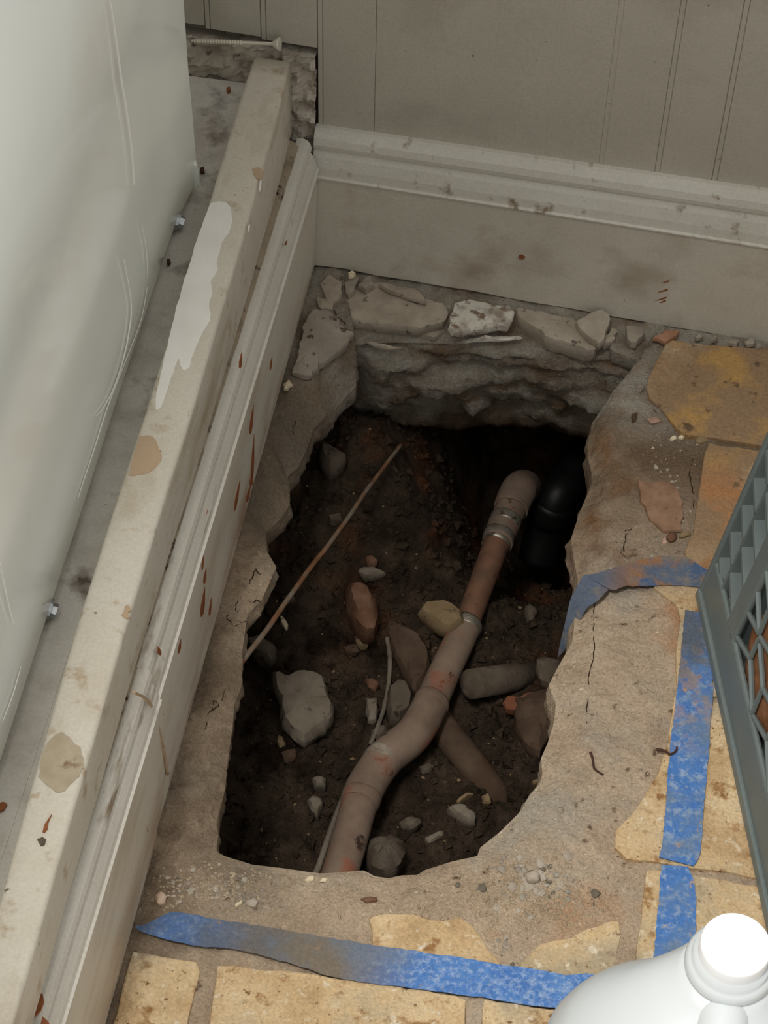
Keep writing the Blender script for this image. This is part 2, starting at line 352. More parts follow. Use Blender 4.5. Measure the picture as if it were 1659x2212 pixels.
F = [(j * (nx + 1) + i, j * (nx + 1) + i + 1, (j + 1) * (nx + 1) + i + 1, (j + 1) * (nx + 1) + i) for j in range(nz_) for i in range(nx)]
top = len(V)
for i in range(nx + 1): V.append((V[nz_ * (nx + 1) + i][0], WALL_D + .03, V[nz_ * (nx + 1) + i][2] - .004))
F += [(nz_ * (nx + 1) + i, nz_ * (nx + 1) + i + 1, top + i + 1, top + i) for i in range(nx)]
obj('trim_2', V, F, m_rubb, None, kind='structure')

# ------------------------------------------------------------------ floor with the broken hole
rim_px = [(739, 867), (768, 835), (772, 795), (758, 745), (800, 742), (850, 740), (960, 742), (1060, 735), (1130, 735), (1200, 752), (1290, 770), (1375, 792), (1340, 835), (1302, 883), (1280, 912),
          (1270, 954), (1270, 990), (1278, 1020), (1279, 1042), (1264, 1078), (1249, 1117), (1233, 1165), (1239, 1201), (1249, 1256), (1243, 1300), (1240, 1360), (1237, 1385), (1213, 1427), (1185, 1480),
          (1201, 1520), (1197, 1560), (1183, 1605), (1169, 1637), (1172, 1671), (1166, 1692), (1145, 1716), (1124, 1753), (1079, 1798), (1037, 1831), (1031, 1849), (980, 1860), (919, 1879), (901, 1890),
          (868, 1891), (839, 1897), (810, 1893), (786, 1880), (700, 1887), (677, 1885), (608, 1875), (546, 1868), (484, 1849), (467, 1838), (471, 1803), (467, 1778), (486, 1705), (493, 1638), (503, 1565), (506, 1522),
          (521, 1483), (525, 1430), (523, 1414), (526, 1386), (535, 1325), (564, 1297), (585, 1252), (597, 1225), (576, 1190), (574, 1149), (602, 1125), (626, 1091), (626, 1053), (621, 1029), (643, 1011), (667, 960), (677, 926), (701, 902)]
def rimz(px, py):
    if py < 830 and px > 745: return -.020
    if px > 1180 and py < 1700: return -.013
    if px < 780 and py < 900: return -.030
    if px < 780 and py < 1160: return -.022
    if px < 780 and py < 1500: return -.006
    return -.009
def rimw(px, py):
    if py < 830 and px > 745: return .030
    if px > 1160 and py < 1740: return .032
    if px < 780 and py < 1160: return .040
    if px < 780 and py < 1500: return .012
    return .030
rim = [at(a, b, 'z', rimz(a, b)) for a, b in rim_px]
NR = 620
rimR = resample(rim, NR)
cx, cy = at(880, 1340).x, at(880, 1340).y
rw = []
Lp = [0.0]
for i in range(len(rim)): Lp.append(Lp[-1] + (rim[(i + 1) % len(rim)] - rim[i]).length)
for k in range(NR):
    t = Lp[-1] * k / NR; i = 0
    while i < len(rim) - 1 and Lp[i + 1] < t: i += 1
    u = (t - Lp[i]) / max(1e-9, Lp[i + 1] - Lp[i]); a, b = rim_px[i], rim_px[(i + 1) % len(rim_px)]
    rw.append(rimw(*a) * (1 - u) + rimw(*b) * u)
rw = [sum(rw[(i + d) % NR] for d in range(-12, 13)) / 25 for i in range(NR)]
X0, X1, Y0, Y1 = -.03, .95, -1.05, .02
def outer_hit(ang):
    c, s = math.cos(ang), math.sin(ang); ts = []
    if c > 1e-9: ts.append((X1 - cx) / c)
    if c < -1e-9: ts.append((X0 - cx) / c)
    if s > 1e-9: ts.append((Y1 - cy) / s)
    if s < -1e-9: ts.append((Y0 - cy) / s)
    t = min(ts); return cx + c * t, cy + s * t
angs = [math.atan2(p.y - cy, p.x - cx) for p in rimR]
angs = list(np.unwrap(angs)); sg = 1 if angs[-1] > angs[0] else -1
for i in range(1, NR):                                       # keep the outer ring in order
    if (angs[i] - angs[i - 1]) * sg < .0004: angs[i] = angs[i - 1] + sg * .0004
V = []; KO = 54
def mort_z(x, y):
    return -.0030 + .0016 * fbm((x, y, 0), 28, 5) + .0012 * fbm((x, y, 5), 120, 4)
for k in range(KO):
    s = (k / (KO - 1)) ** 2.1
    for i in range(NR):
        p = rimR[i]; qx, qy = outer_hit(angs[i]); x = p.x + (qx - p.x) * s; y = p.y + (qy - p.y) * s
        d = math.hypot(x - p.x, y - p.y)
        g = sstep(0, 1, d / rw[i]); g2 = 1 - (1 - min(1, d / rw[i])) ** 2
        z = p.z + (mort_z(x, y) - p.z) * (0.45 * g + .55 * g2)
        z += (.0020 * fbm((x, y, 2), 60, 5) + .0008 * fbm((x, y, 6), 200, 3)) * min(1, d / .004)
        V.append((x, y, z))
# inner wall rings: rounded lip, broken strata at the back, undercut below
KI = 52
nrm = []
for i in range(NR):
    a, b = rimR[(i - 14) % NR], rimR[(i + 14) % NR]; t = (b - a); n = Vector((t.y, -t.x, 0)).normalized()
    if n.dot(Vector((rimR[i].x - cx, rimR[i].y - cy, 0))) < 0: n = -n
    nrm.append(n)
sm = []
for i in range(NR):
    acc = Vector((0, 0, 0))
    for d in range(-10, 11): acc += nrm[(i + d) % NR]
    sm.append(acc.normalized())
tops = V[:NR]
for k in range(1, KI + 1):
    dep = .42 * (k / KI) ** 1.45
    for i in range(NR):
        p = rimR[i]; n = sm[i]
        back = sstep(.55, .85, n.y) ; right = sstep(.4, .8, n.x); left = sstep(.4, .8, -n.x); front = sstep(.5, .85, -n.y)
        # undercut distance (outwards is positive)
        u_side = -.0015 * math.sin(min(1, dep / .02) * math.pi) + .055 * sstep(.016, .15, dep)
        u_left = .06 * sstep(.008, .10, dep); u_front = .05 * sstep(.012, .14, dep)
        lump = .009 * fbm((p.x * .6, dep * 2.6, 3), 26, 5) + .005 * fbm((p.x * .7, dep * 3.5, 8), 70, 5)
        u_back = -.006 * math.sin(min(1, dep / .055) * math.pi) + .016 * sstep(.066, .076, dep + .014 * fbm((p.x, 0, 1), 26, 3)) + .16 * sstep(.112, .155, dep + .01 * fbm((p.x, 4, 1), 25, 3)) + lump
        u = u_side * (1 - back) + u_back * back
        u = u * (1 - left) + u_left * left if left > back else u
        u = u * (1 - front) + u_front * front
        rough = .004 * fbm((p.x, p.y, p.z - dep), 45, 5) + .0016 * fbm((p.x, p.y, -dep), 160, 3)
        u += rough * min(1, dep / .01)
        V.append((p.x + n.x * u, p.y + n.y * u, p.z - dep))
F = []
for k in range(KO - 1):
    for i in range(NR):
        j = (i + 1) % NR; F.append((k * NR + i, k * NR + j, (k + 1) * NR + j, (k + 1) * NR + i))
off = KO * NR
for i in range(NR):
    j = (i + 1) % NR; F.append((i, off + i, off + j, j))
for k in range(KI - 1):
    for i in range(NR):
        j = (i + 1) % NR; F.append((off + k * NR + i, off + (k + 1) * NR + i, off + (k + 1) * NR + j, off + k * NR + j))
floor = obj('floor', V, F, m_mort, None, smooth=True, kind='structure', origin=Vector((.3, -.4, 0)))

from mathutils.bvhtree import BVHTree
FB = BVHTree.FromPolygons([Vector(v_) for v_ in V], F)
def floor_hit(px, py):
    h = FB.ray_cast(Vector(CAM), Vector(ray(px, py)).normalized()); return h[0] if h[0] is not None else at(px, py, 'z', -.05)
def crack(pts, wpx=2.2):
    P = catmull([floor_hit(a, b) for a, b in pts], 6); rr_ = random.Random(int(pts[0][0]))
    P = [p + Vector((rr_.uniform(-.0006, .0006), rr_.uniform(-.0006, .0006), -.0001)) for p in P]
    v, f = tube_vf(P, [rad(p, wpx * (.35 + .65 * math.sin(math.pi * (.1 + .8 * i / len(P)))) * .6) for i, p in enumerate(P)], 5); obj('crack', v, f, m_crk, floor)
m_crk = mat('crack_dirt', [(.3, (46, 36, 29)), (.7, (66, 52, 42))], 80, 4, 1.0, spec=.0)
for c_ in ([(492, 1480), (480, 1508), (470, 1524), (452, 1540), (446, 1565), (436, 1590)], [(470, 1524), (462, 1512), (458, 1535)], [(500, 1362), (512, 1350), (532, 1340)], [(505, 1365), (498, 1345), (490, 1330), (512, 1322)], [(545, 1215), (552, 1228), (560, 1240), (570, 1236)], [(552, 1228), (545, 1245), (538, 1262)],
           [(575, 1330 - 20), (560, 1318 - 20), (548, 1300)], [(520, 1290), (512, 1300), (508, 1322)], [(1330, 1168), (1344, 1192), (1350, 1170), (1354, 1150)], [(1320, 1140), (1352, 1146), (1366, 1142)], [(1352, 1196), (1372, 1188), (1388, 1180)], [(1400, 872), (1412, 884), (1418, 892)],
           [(1288, 1290), (1282, 1340), (1284, 1400), (1272, 1470), (1268, 1560), (1276, 1650)], [(700, 660), (690, 690), (706, 720), (690, 742)], [(720, 668), (735, 690), (748, 700)], [(1498, 990), (1490, 1020), (1496, 1060), (1500, 1100)], [(640, 905), (632, 930), (640, 955)]): crack(c_)
# soil at the bottom of the pit
MND = at(750, 950, 'z', -.105); PIT = at(1190, 1110, 'z', -.2)
def soil_z(x, y):
    z = -.178
    d = math.hypot((x - MND.x) / 1.0, (y - MND.y) / 1.15); z += .078 * (1 - sstep(.0, .135, d))
    d = math.hypot(x - PIT.x, y - PIT.y); z -= .11 * (1 - sstep(.01, .13, d)); z -= .09 * sstep(-.05, .02, y) * sstep(.09, .14, x)
    z += .020 * sstep(-.33, -.43, y) * sstep(.17, .22, x)
    z += .011 * fbm((x, y, 0), 22, 5) + .006 * fbm((x, y, 4), 80, 5)
    return z
GX, GY = 190, 260; V = []
sx0, sx1, sy0, sy1 = -.07, .33, -.50, .22
for j in range(GY + 1):
    for i in range(GX + 1):
        x = sx0 + (sx1 - sx0) * i / GX; y = sy0 + (sy1 - sy0) * j / GY; V.append((x, y, soil_z(x, y)))
F = [(j * (GX + 1) + i, j * (GX + 1) + i + 1, (j + 1) * (GX + 1) + i + 1, (j + 1) * (GX + 1) + i) for j in range(GY) for i in range(GX)]
obj('ground', V, F, m_soil, None, smooth=True, kind='structure')
def hit_soil(px, py, lift=0.0):
    z = -.17
    for _ in range(12):
        p = at(px, py, 'z', z + lift); z += .7 * (soil_z(p.x, p.y) - z)
    return at(px, py, 'z', z + lift)

# ------------------------------------------------------------------ floor tiles (children of the floor)
def tile(poly, top=.0, th=.011, jit=.0008, seed=1, world=False, tilt=None):
    P = [Vector((a, b, top)) for a, b in poly] if world else [at(a, b, 'z', top) for a, b in poly]
    per = sum((P[i] - P[i - 1]).length for i in range(len(P)))
    P = resample(P, max(14, min(46, int(per / .009))), jit, seed=seed)
    P = [p + Vector((0, 0, .0008 * fbm(p, 40, 3))) for p in P]
    v, f = prism_vf(P, (0, 0, -th)); o = obj('tile', v, f, m_tile, floor); bevel(o, .0008, 2, 50); return o
tiles_px = [
    ([(1443, 733), (1424, 764), (1411, 794), (1395, 836), (1398, 855), (1430, 883), (1462, 924), (1481, 938), (1545, 945), (1659, 962), (1900, 1000), (1880, 800), (1659, 752), (1560, 748)], .001, 1),
    ([(1530, 957), (1660, 975), (1880, 1008), (1880, 1290), (1700, 1262), (1490, 1228), (1478, 1195), (1486, 1170), (1499, 1150), (1502, 1108), (1510, 1050), (1518, 1000)], -.0005, 2),
    ([(1412, 1268), (1488, 1240), (1700, 1275), (1900, 1310), (1920, 1560), (1700, 1525), (1462, 1490), (1458, 1412), (1470, 1350), (1468, 1310), (1445, 1292)], .0, 3),
    ([(1458, 1500), (1700, 1538), (1930, 1575), (1970, 1950), (1700, 1905), (1430, 1862), (1338, 1852), (1326, 1815), (1330, 1795), (1372, 1750), (1412, 1690), (1440, 1620), (1450, 1560)], .0, 4),
    ([(1396, 1880), (1430, 1880), (1700, 1922), (1980, 1970), (2010, 2290), (1700, 2240), (1365, 2190), (1372, 2100), (1384, 2000)], .0, 5),
    ([(1121, 2082), (1150, 2055), (1175, 2034), (1230, 2030), (1262, 2010), (1301, 1995), (1341, 1980), (1338, 2031), (1326, 2090), (1316, 2150), (1120, 2118)], -.0008, 6),
    ([(798, 1979), (823, 1970), (859, 1972), (899, 1975), (939, 1989), (998, 1982), (1022, 1995), (1038, 2025), (1058, 2055), (1081, 2078), (1078, 2108), (800, 2062), (806, 2032)], -.0005, 7),
    ([(288, 2057), (350, 2064), (437, 2078), (424, 2140), (406, 2212), (380, 2330), (200, 2300), (244, 2212), (264, 2140)], -.001, 8),
    ([(470, 2085), (640, 2098), (800, 2122), (1008, 2152), (1005, 2212), (985, 2380), (420, 2330), (452, 2212), (462, 2140)], .0, 9),
    ([(1045, 2158), (1200, 2180), (1345, 2202), (1330, 2440), (1018, 2395), (1038, 2240)], .0, 10),
    ([(1365, 2206), (1700, 2255), (2010, 2305), (2030, 2560), (1345, 2450)], .0, 11),
]
for poly, z, s in tiles_px: tile(poly, z, seed=s)
# the rest of the tiled floor beyond the frame, running bond
for r, (ya, yb, shift) in enumerate([(-.665, -.755, 0), (-.76, -.85, .07), (-.855, -.945, 0), (-.95, -1.04, .07)]):
    for c in range(7):
        x0 = .0 + shift + c * .133
        tile([(x0, ya - .002 * c), (x0 + .127, ya - .002 * c), (x0 + .127, yb), (x0, yb)], 0, seed=30 + r * 7 + c, world=True)
for r in range(5):
    y1 = -.03 - r * .125
    for c in range(4):
        x0 = .43 + c * .13 + (.02 * (r % 2))
        if r < 5: tile([(x0 + .004, y1), (x0 + .124, y1), (x0 + .124, y1 - .118), (x0 + .004, y1 - .118)], -.0002, seed=80 + r * 4 + c, world=True)

# ------------------------------------------------------------------ batten on the ledge with its wear
def rrect(x0, x1, z0, z1, r, y):
    out = []
    for (cx_, cz_, a0) in ((x1 - r, z1 - r, 0), (x0 + r, z1 - r, 90), (x0 + r, z0 + r, 180), (x1 - r, z0 + r, 270)):
        for k in range(5):
            a = math.radians(a0 + 90 * k / 4); out.append((cx_ + r * math.cos(a), y, cz_ + r * math.sin(a)))
    return out
BT = .190
rings = []
for i in range(61):
    y = LEFT_E[0].y - .001 - 1.0 * i / 60
    a, b = [sum(edge_x(E_, y + d) for d in (-.06, -.03, 0, .03, .06)) / 5 for E_ in (LEFT_E, RIGHT_E)]
    wv = .0005 * fbm((0, y, 0), 14, 3)
    e = .003 * (1 - sstep(0, .05, i / 60))
    rings.append(rrect(a + wv + e * .3, b + wv - e * .5, plate_z(y), BT + wv * .6 - e * .4, .0032, y))
v, f = loft_vf(rings)
batt = tag(obj('batten', v, f, m_batt, None, smooth=False), 'long cream painted wooden batten with chipped paint lying on the ledge beside the white appliance', 'batten')
for p in batt.data.polygons: p.use_smooth = len(p.vertices) == 4
def patch(name, pts, m, parent, ax, v, n, th=.0006, jit=0.0, lab=None, num=None, seed=3):
    P = [at(a, b, ax, v) for a, b in pts]
    if num: P = resample(P, num, jit, seed=seed)
    nn = Vector(n)
    P = [p + nn * th for p in P]; vv, ff = prism_vf(P, nn * (-th - .0006)); return obj(name, vv, ff, m, parent, label=lab)
patch('bare_patch', [(455, 440), (485, 433), (500, 450), (502, 470), (496, 500), (478, 525), (474, 548), (468, 560), (470, 585), (452, 612), (462, 630), (452, 650), (455, 690), (440, 715), (425, 745), (412, 778), (408, 800), (392, 802), (385, 775), (372, 810), (362, 845), (342, 890), (333, 882), (338, 850), (352, 790), (372, 700), (388, 640), (408, 575), (425, 520), (440, 478)],
      m_white, batt, 'z', BT, (0, 0, 1), lab='bare white patch where the cream paint has come off', th=.0004, num=70, jit=.0004)
patch('bare_patch', [(130 + 48 * math.cos(a) * (1 + .1 * math.sin(3 * a + 1)), 1648 + 60 * math.sin(a) * (1 + .08 * math.cos(4 * a)) - 6 * math.cos(a)) for a in [i * 2 * math.pi / 30 for i in range(30)]],
      m_round, batt, 'z', BT, (0, 0, 1), lab='round worn grey-brown spot', th=.0004, num=44, jit=.0006)
patch('bare_patch', [(301, 944), (322, 940), (334, 946), (341, 966), (351, 988), (342, 1004), (322, 1022), (300, 1027), (279, 1027), (284, 1000), (293, 965)], m_peel, batt, 'z', BT, (0, 0, 1),
      lab='brown spot of peeled paint', th=.0004, num=30, jit=.0003)
patch('bare_patch', [(270, 1310), (278, 1308), (284, 1318), (276, 1324), (280, 1334), (270, 1336), (262, 1330), (268, 1322)], m_peel, batt, 'z', BT, (0, 0, 1), th=.0004)
patch('bare_patch', [(545, 365), (560, 362), (570, 372), (565, 388), (552, 385), (548, 375)], m_peel, batt, 'z', BT, (0, 0, 1), th=.0004)
patch('bare_patch', [(561, 395), (565, 384), (564, 410), (560, 413)], m_white, batt, 'z', BT - .001, (0, 0, 1), th=.001)
patch('bare_patch', [(535, 492), (540, 486), (539, 498), (536, 500)], m_white, batt, 'z', BT - .001, (0, 0, 1), th=.001)

# brown chips on the left baseboard face, thin spindles of bare wood
def spindle(px0, py0, px1, py1, wpx, ax, v, n, parent, m=None, name='paint_chip'):
    dx, dy = px1 - px0, py1 - py0; l = math.hypot(dx, dy); nx_, ny_ = -dy / l, dx / l
    pts = [(px0 + dx * t + nx_ * wpx * .5 * s * w_, py0 + dy * t + ny_ * wpx * .5 * s * w_) for t, w_, s in ((0, .0, 1), (.25, .55, 1), (.6, 1, 1), (.85, .8, 1), (1, .1, 1), (.9, .6, -1), (.6, .9, -1), (.25, .4, -1))]
    return patch(name, pts, m or m_chip, parent, ax, v, n, th=.00012)
for s in ((548, 872, 541, 938, 6), (549, 938, 546, 1030, 4), (545, 1020, 543, 1050, 7), (519, 1036, 507, 1104, 6), (541, 1050, 533, 1085, 6), (460, 1083, 447, 1116, 8), (446, 1226, 441, 1262, 6), (443, 1268, 436, 1333, 8), (457, 1290, 453, 1330, 4),
          (391, 1380, 386, 1412, 6), (342, 1396, 347, 1416, 7), (523, 762, 519, 796, 5), (588, 770, 584, 800, 4), (620, 520, 617, 530, 3), (632, 528, 628, 540, 3), (618, 548, 624, 556, 4), (440, 1195, 437, 1232, 4), (316, 1620, 308, 1665, 4), (228, 1915, 222, 1935, 3), (548, 1130, 544, 1170, 3)):
    q = at(s[0], s[1], 'x', -.001); Hb_ = .0945 + .024 * (-q.y / .65)
    spindle(*s, 'x', -.0028 * (1 - q.z / Hb_) + .0002 if q.z < Hb_ else -.0022, (1, 0, 0), base_l)
# scuffs and a dot on the back baseboard
for s in ((1428, 612, 1466, 600, 5), (1445, 618, 1470, 612, 5), (1420, 632, 1455, 622, 5), (1415, 650, 1448, 640, 4), (1440, 645, 1452, 632, 4), (1425, 655, 1440, 648, 4)):
    spindle(*s, 'y', yw(.243) - .0003, (0, -1, 0), bb, name='scuff_mark')
patch('scuff_mark', [(1120, 552), (1128, 549), (1135, 554), (1130, 560), (1122, 559)], m_chip, bb, 'y', yw(.14) - .0003, (0, -1, 0))

# things lying on batten and ledge
def flat_bit(name, pts, z, th, m, label, cat, group=None, num=None):
    P = [at(a, b, 'z', z + th) for a, b in pts]
    if num: P = resample(P, num, .0004)
    c = sum(P, Vector()) / len(P); r = random.Random(len(pts) + int(pts[0][0]))
    P = [p + Vector((0, 0, r.uniform(-.3, .3) * th)) for p in P]
    v, f = prism_vf(P, (0, 0, -th)); return tag(obj(name, v, f, m), label, cat, group)
flat_bit('paint_flake', [(80, 1812), (92, 1808), (99, 1812), (96, 1824), (88, 1826)], BT, .001, m_dgrey, 'small grey paint flake on the batten below its round worn spot', 'flake')
flat_bit('seed', [(92, 1796), (96, 1780), (103, 1770), (112, 1757), (104, 1776), (102, 1790), (96, 1797)], BT, .0012, m_chip, 'thin brown seed with a stalk on the batten above the grey flake', 'seed')
flat_bit('dry_leaf', [(62, 2180), (66, 2160), (78, 2147), (92, 2146), (95, 2162), (88, 2182), (76, 2194)], .1425, .0018, m_chip, 'curled brown dry leaf scrap in the groove beside the batten near the bottom left', 'leaf')
flat_bit('dry_leaf', [(88, 2212), (92, 2195), (104, 2206), (112, 2222), (98, 2228)], .1425, .0016, m_chip, 'small brown leaf scrap cut by the bottom edge beside the batten', 'leaf')
flat_bit('dry_leaf', [(-8, 1735), (8, 1732), (15, 1736), (8, 1748), (-4, 1754)], .151, .0016, m_chip, 'brown leaf scrap on the grey ledge at the left edge of the picture', 'leaf')
flat_bit('debris_crumb', [(432, 362), (440, 360), (442, 370), (433, 372)], .151, .002, m_dark, 'dark crumb on the ledge beside the foot of the appliance', 'crumb')
flat_bit('debris_crumb', [(360, 562), (365, 556), (369, 566), (362, 570)], .151, .003, m_dark, 'black crumb on the ledge just below the upper bolt', 'crumb')
flat_bit('debris_crumb', [(489, 190), (497, 187), (498, 196), (491, 197)], .151, .002, m_chip, 'brown crumb on the ledge beside the far end of the batten', 'crumb')

# long screw on the sill
scr = empty('screw', at(520, 92, 'y', .004)); tag(scr, 'long dull wood screw lying on the rough sill under the wall planks', 'screw')
A, B = at(412, 88, 'y', yw(-.09, .0065)), at(588, 95, 'y', yw(-.03, .0065))
P = [A.lerp(B, t / 60) for t in range(61)]
v, f = tube_vf(P, [.0013 * min(1, .3 + i / 6) + (.0006 if (i % 2 and i < 38) else 0) for i in range(61)], 10); obj('shank', v, f, m_screw, scr, smooth=False)
d = (B - A).normalized(); P = [B, B + d * .002, B + d * .0045, B + d * .0055]
v, f = tube_vf(P, [.0015, .003, .0047, .0044], 16); obj('head', v, f, m_screw, scr)

# ------------------------------------------------------------------ white appliance
app = empty('appliance', (-.3, -.5, .15)); tag(app, 'glossy white enamelled appliance cabinet standing on the ledge', 'appliance')
AZ = .1535
c0 = at(431, 400, 'z', AZ); e0 = at(402, 428, 'z', AZ); e1 = at(0, 1668, 'z', AZ)
ax0 = e0.x + .0005; slope = (e1.x - e0.x) / (e1.y - e0.y); yb = c0.y + .001
BUL = c0.x - ax0
def ax_(y): return ax0 + slope * (y - e0.y) + BUL * math.exp(-((y - yb) / .03) ** 2)
rings = []
def app_ring(off, z):
    pts = []; r = .005
    for k in range(9):
        a = math.pi / 2 * k / 8; pts.append((ax_(yb - r) - r + (r - off) * math.sin(a) if True else 0, yb - r + (r - off) * math.cos(a), z))
    for t in range(1, 25): y = yb - r - (1.02 + yb - r) * t / 24; pts.append((ax_(y) - off + .0008 * fbm((0, y, z), 6, 2), y, z))
    pts += [(-.62, -1.02, z), (-.62, yb - off, z)]
    return pts
for off, z in ((.009, AZ), (.004, AZ + .0012), (.001, AZ + .004), (0, AZ + .009), (0, AZ + .03), (.0004, AZ + .06), (.0012, AZ + .10), (.0015, AZ + .2), (.0015, .545)): rings.append(app_ring(off, z))
v, f = loft_vf(rings); o = obj('panel', v, f, m_enam, app, smooth=False)
for p in o.data.polygons: p.use_smooth = len(p.vertices) == 4
# corner guard at the back foot
P = [(404, 418), (434, 403), (432, 378), (427, 356), (416, 352), (404, 380)]
vv = []
gp = [at(a, b, 'y', yb - .010) for a, b in P]
v, f = prism_vf(gp, (-.004, .009, 0)); o = obj('corner_foot', v, f, m_enam, app); bevel(o, .0025, 2)
for (bx, by) in ((383, 478), (106, 1316)):
    c = at(bx, by, 'z', AZ + .004); n = Vector((1, 0, -.25)).normalized()
    P = [c - n * .006, c + n * .0015]; v, f = tube_vf(P, .0062, 16); bo = obj('bolt', v, f, m_steel, app, label='zinc hexagon bolt at the lower edge')
    P = [c + n * .0014, c + n * .0045]; v, f = tube_vf(P, .0042, 6); obj('hex_head', v, f, m_steel, bo)
def px_x(px, py, dx=.0022):
    y = -.2
    for _ in range(8):
        p = on_plane(px, py, (ax_(y) + dx - .0012, 0, 0), Vector((1, 0, 0))); y = p.y
    return p
for pts, wd in (([(268, 560), (283, 650), (281, 700), (268, 770), (245, 840), (220, 885), (205, 900)], .0009), ([(318, 620), (305, 690), (275, 770), (243, 850), (222, 910), (205, 965), (180, 1040), (168, 1078)], .0008), ([(238, 0), (250, 80), (262, 170), (272, 230), (284, 320), (290, 400)], .0012), ([(45, 1440), (28, 1500), (5, 1560)], .0007), ([(0, 1215), (15, 1290), (30, 1350)], .0007), ([(306, 480), (316, 540), (319, 600)], .0004)):
    P = catmull([px_x(a, b) for a, b in pts], 5); r = random.Random(len(pts))
    v, f = tube_vf(P, [wd * .5 * (.3 + .7 * math.sin(math.pi * min(1, .1 + .8 * i / len(P)))) for i in range(len(P))], 5); obj('scratch', v, f, m_scr, app, label='pale scratch in the enamel')

# ------------------------------------------------------------------ tape
def strip(name, A_, B_, m, label, z=.0014, th=.0005, n=40, wob=.0004, parent=None, lift=None):
    a = resample([at(x, y, 'z', z) for x, y in A_], n, closed=False); b = resample([at(x, y, 'z', z) for x, y in B_], n, closed=False)
    V = []; R = 6; r = random.Random(n)
    for i in range(n):
        ja, jb = r.uniform(-wob, wob), r.uniform(-wob, wob)
        for k in range(R + 1):
            t = k / R; p = a[i].lerp(b[i], t); dr = (b[i] - a[i]).normalized(); p = p + dr * (ja * (1 - t) - jb * t)
            p.z += .0007 * abs(fbm(p, 60, 3)) + (lift(i / (n - 1), t) if lift else 0); V.append(p)
    m_ = R + 1; F = []
    N0 = len(V); V2 = [v_ - Vector((0, 0, th)) for v_ in V]; V += V2
    for i in range(n - 1):
        for k in range(R):
            q = (i * m_ + k, i * m_ + k + 1, (i + 1) * m_ + k + 1, (i + 1) * m_ + k); F.append(q); F.append(tuple(N0 + x for x in reversed(q)))
    bd = [i * m_ for i in range(n)] + [(n - 1) * m_ + k for k in range(1, m_)] + [i * m_ + R for i in range(n - 2, -1, -1)] + [k for k in range(R - 1, 0, -1)]
    for i in range(len(bd)): p, q = bd[i], bd[(i + 1) % len(bd)]; F.append((p, q, N0 + q, N0 + p))
    return tag(obj(name, V, F, m), label, 'tape')
strip('masking_tape', [(292, 2000), (312, 1998), (340, 1983), (362, 1972), (374, 1970), (425, 1977), (480, 1988), (580, 2002), (700, 2024), (800, 2040), (950, 2062), (1100, 2086), (1190, 2098), (1225, 2107), (1260, 2102), (1320, 2112), (1400, 2124)],
      [(292, 2003), (310, 2014), (340, 2024), (400, 2038), (430, 2044), (500, 2050), (560, 2062), (620, 2079), (700, 2105), (760, 2118), (900, 2136), (1050, 2155), (1130, 2170), (1215, 2178), (1320, 2192), (1400, 2205)],
      m_tapeb, 'blue masking tape across the floor before the hole, dirty at its left end', n=70)
strip('masking_tape', [(1480, 1318), (1472, 1400), (1461, 1500), (1449, 1600), (1442, 1680), (1438, 1750), (1430, 1830), (1424, 1852)],
      [(1528, 1325), (1540, 1400), (1540, 1500), (1530, 1640), (1524, 1700), (1518, 1780), (1512, 1850), (1497, 1870)],
      m_tape, 'upper length of worn blue masking tape beside the grey crate', n=50)
strip('masking_tape', [(1428, 1868), (1424, 1930), (1418, 2000), (1411, 2078), (1404, 2150)], [(1487, 1872), (1499, 1900), (1504, 1935), (1504, 2010), (1500, 2040), (1492, 2140)],
      m_tape, 'lower length of blue masking tape with a rounded torn corner beside the white jug', z=.0010, n=36)
# torn strip that crosses the lip of the hole and hangs into it
upA = [(1262, 1242), (1300, 1236), (1340, 1222), (1400, 1205), (1450, 1200), (1490, 1208), (1530, 1232)]
upB = [(1318, 1276), (1328, 1280), (1350, 1270), (1400, 1265), (1450, 1264), (1490, 1266), (1530, 1270)]
tt = strip('masking_tape', upA, upB, m_tapet, 'torn dusty blue tape crossing the right lip of the hole, loose end hanging', z=.0016, n=34, lift=lambda s, t: .003 * math.exp(-((s - .12) / .12) ** 2) * t)
L1 = [at(1262, 1242, 'z', .0016), at(1246, 1268, 'z', -.004), at(1232, 1300, 'z', -.010), at(1222, 1345, 'z', -.020), at(1212, 1385, 'z', -.034), at(1206, 1420, 'z', -.046)]
L2 = [at(1318, 1268, 'z', .0020), at(1300, 1290, 'z', .002), at(1270, 1312, 'z', -.003), at(1252, 1345, 'z', -.014), at(1228, 1390, 'z', -.030), at(1209, 1418, 'z', -.046)]
a, b = catmull(L1, 5), catmull(L2, 5); V = []; F = []
for i in range(len(a)):
    for k in range(5): V.append(a[i].lerp(b[i], k / 4) + Vector((0, 0, .001 * math.sin(i * .9 + k))))
n0 = len(V); V += [q - Vector((.0004, .0002, .0005)) for q in V]
for i in range(len(a) - 1):
    for k in range(4):
        q = (i * 5 + k, i * 5 + k + 1, i * 5 + 6 + k, i * 5 + 5 + k); F.append(q); F.append(tuple(n0 + x for x in reversed(q)))
obj('hanging_end', V, F, m_tapet, tt, smooth=True)

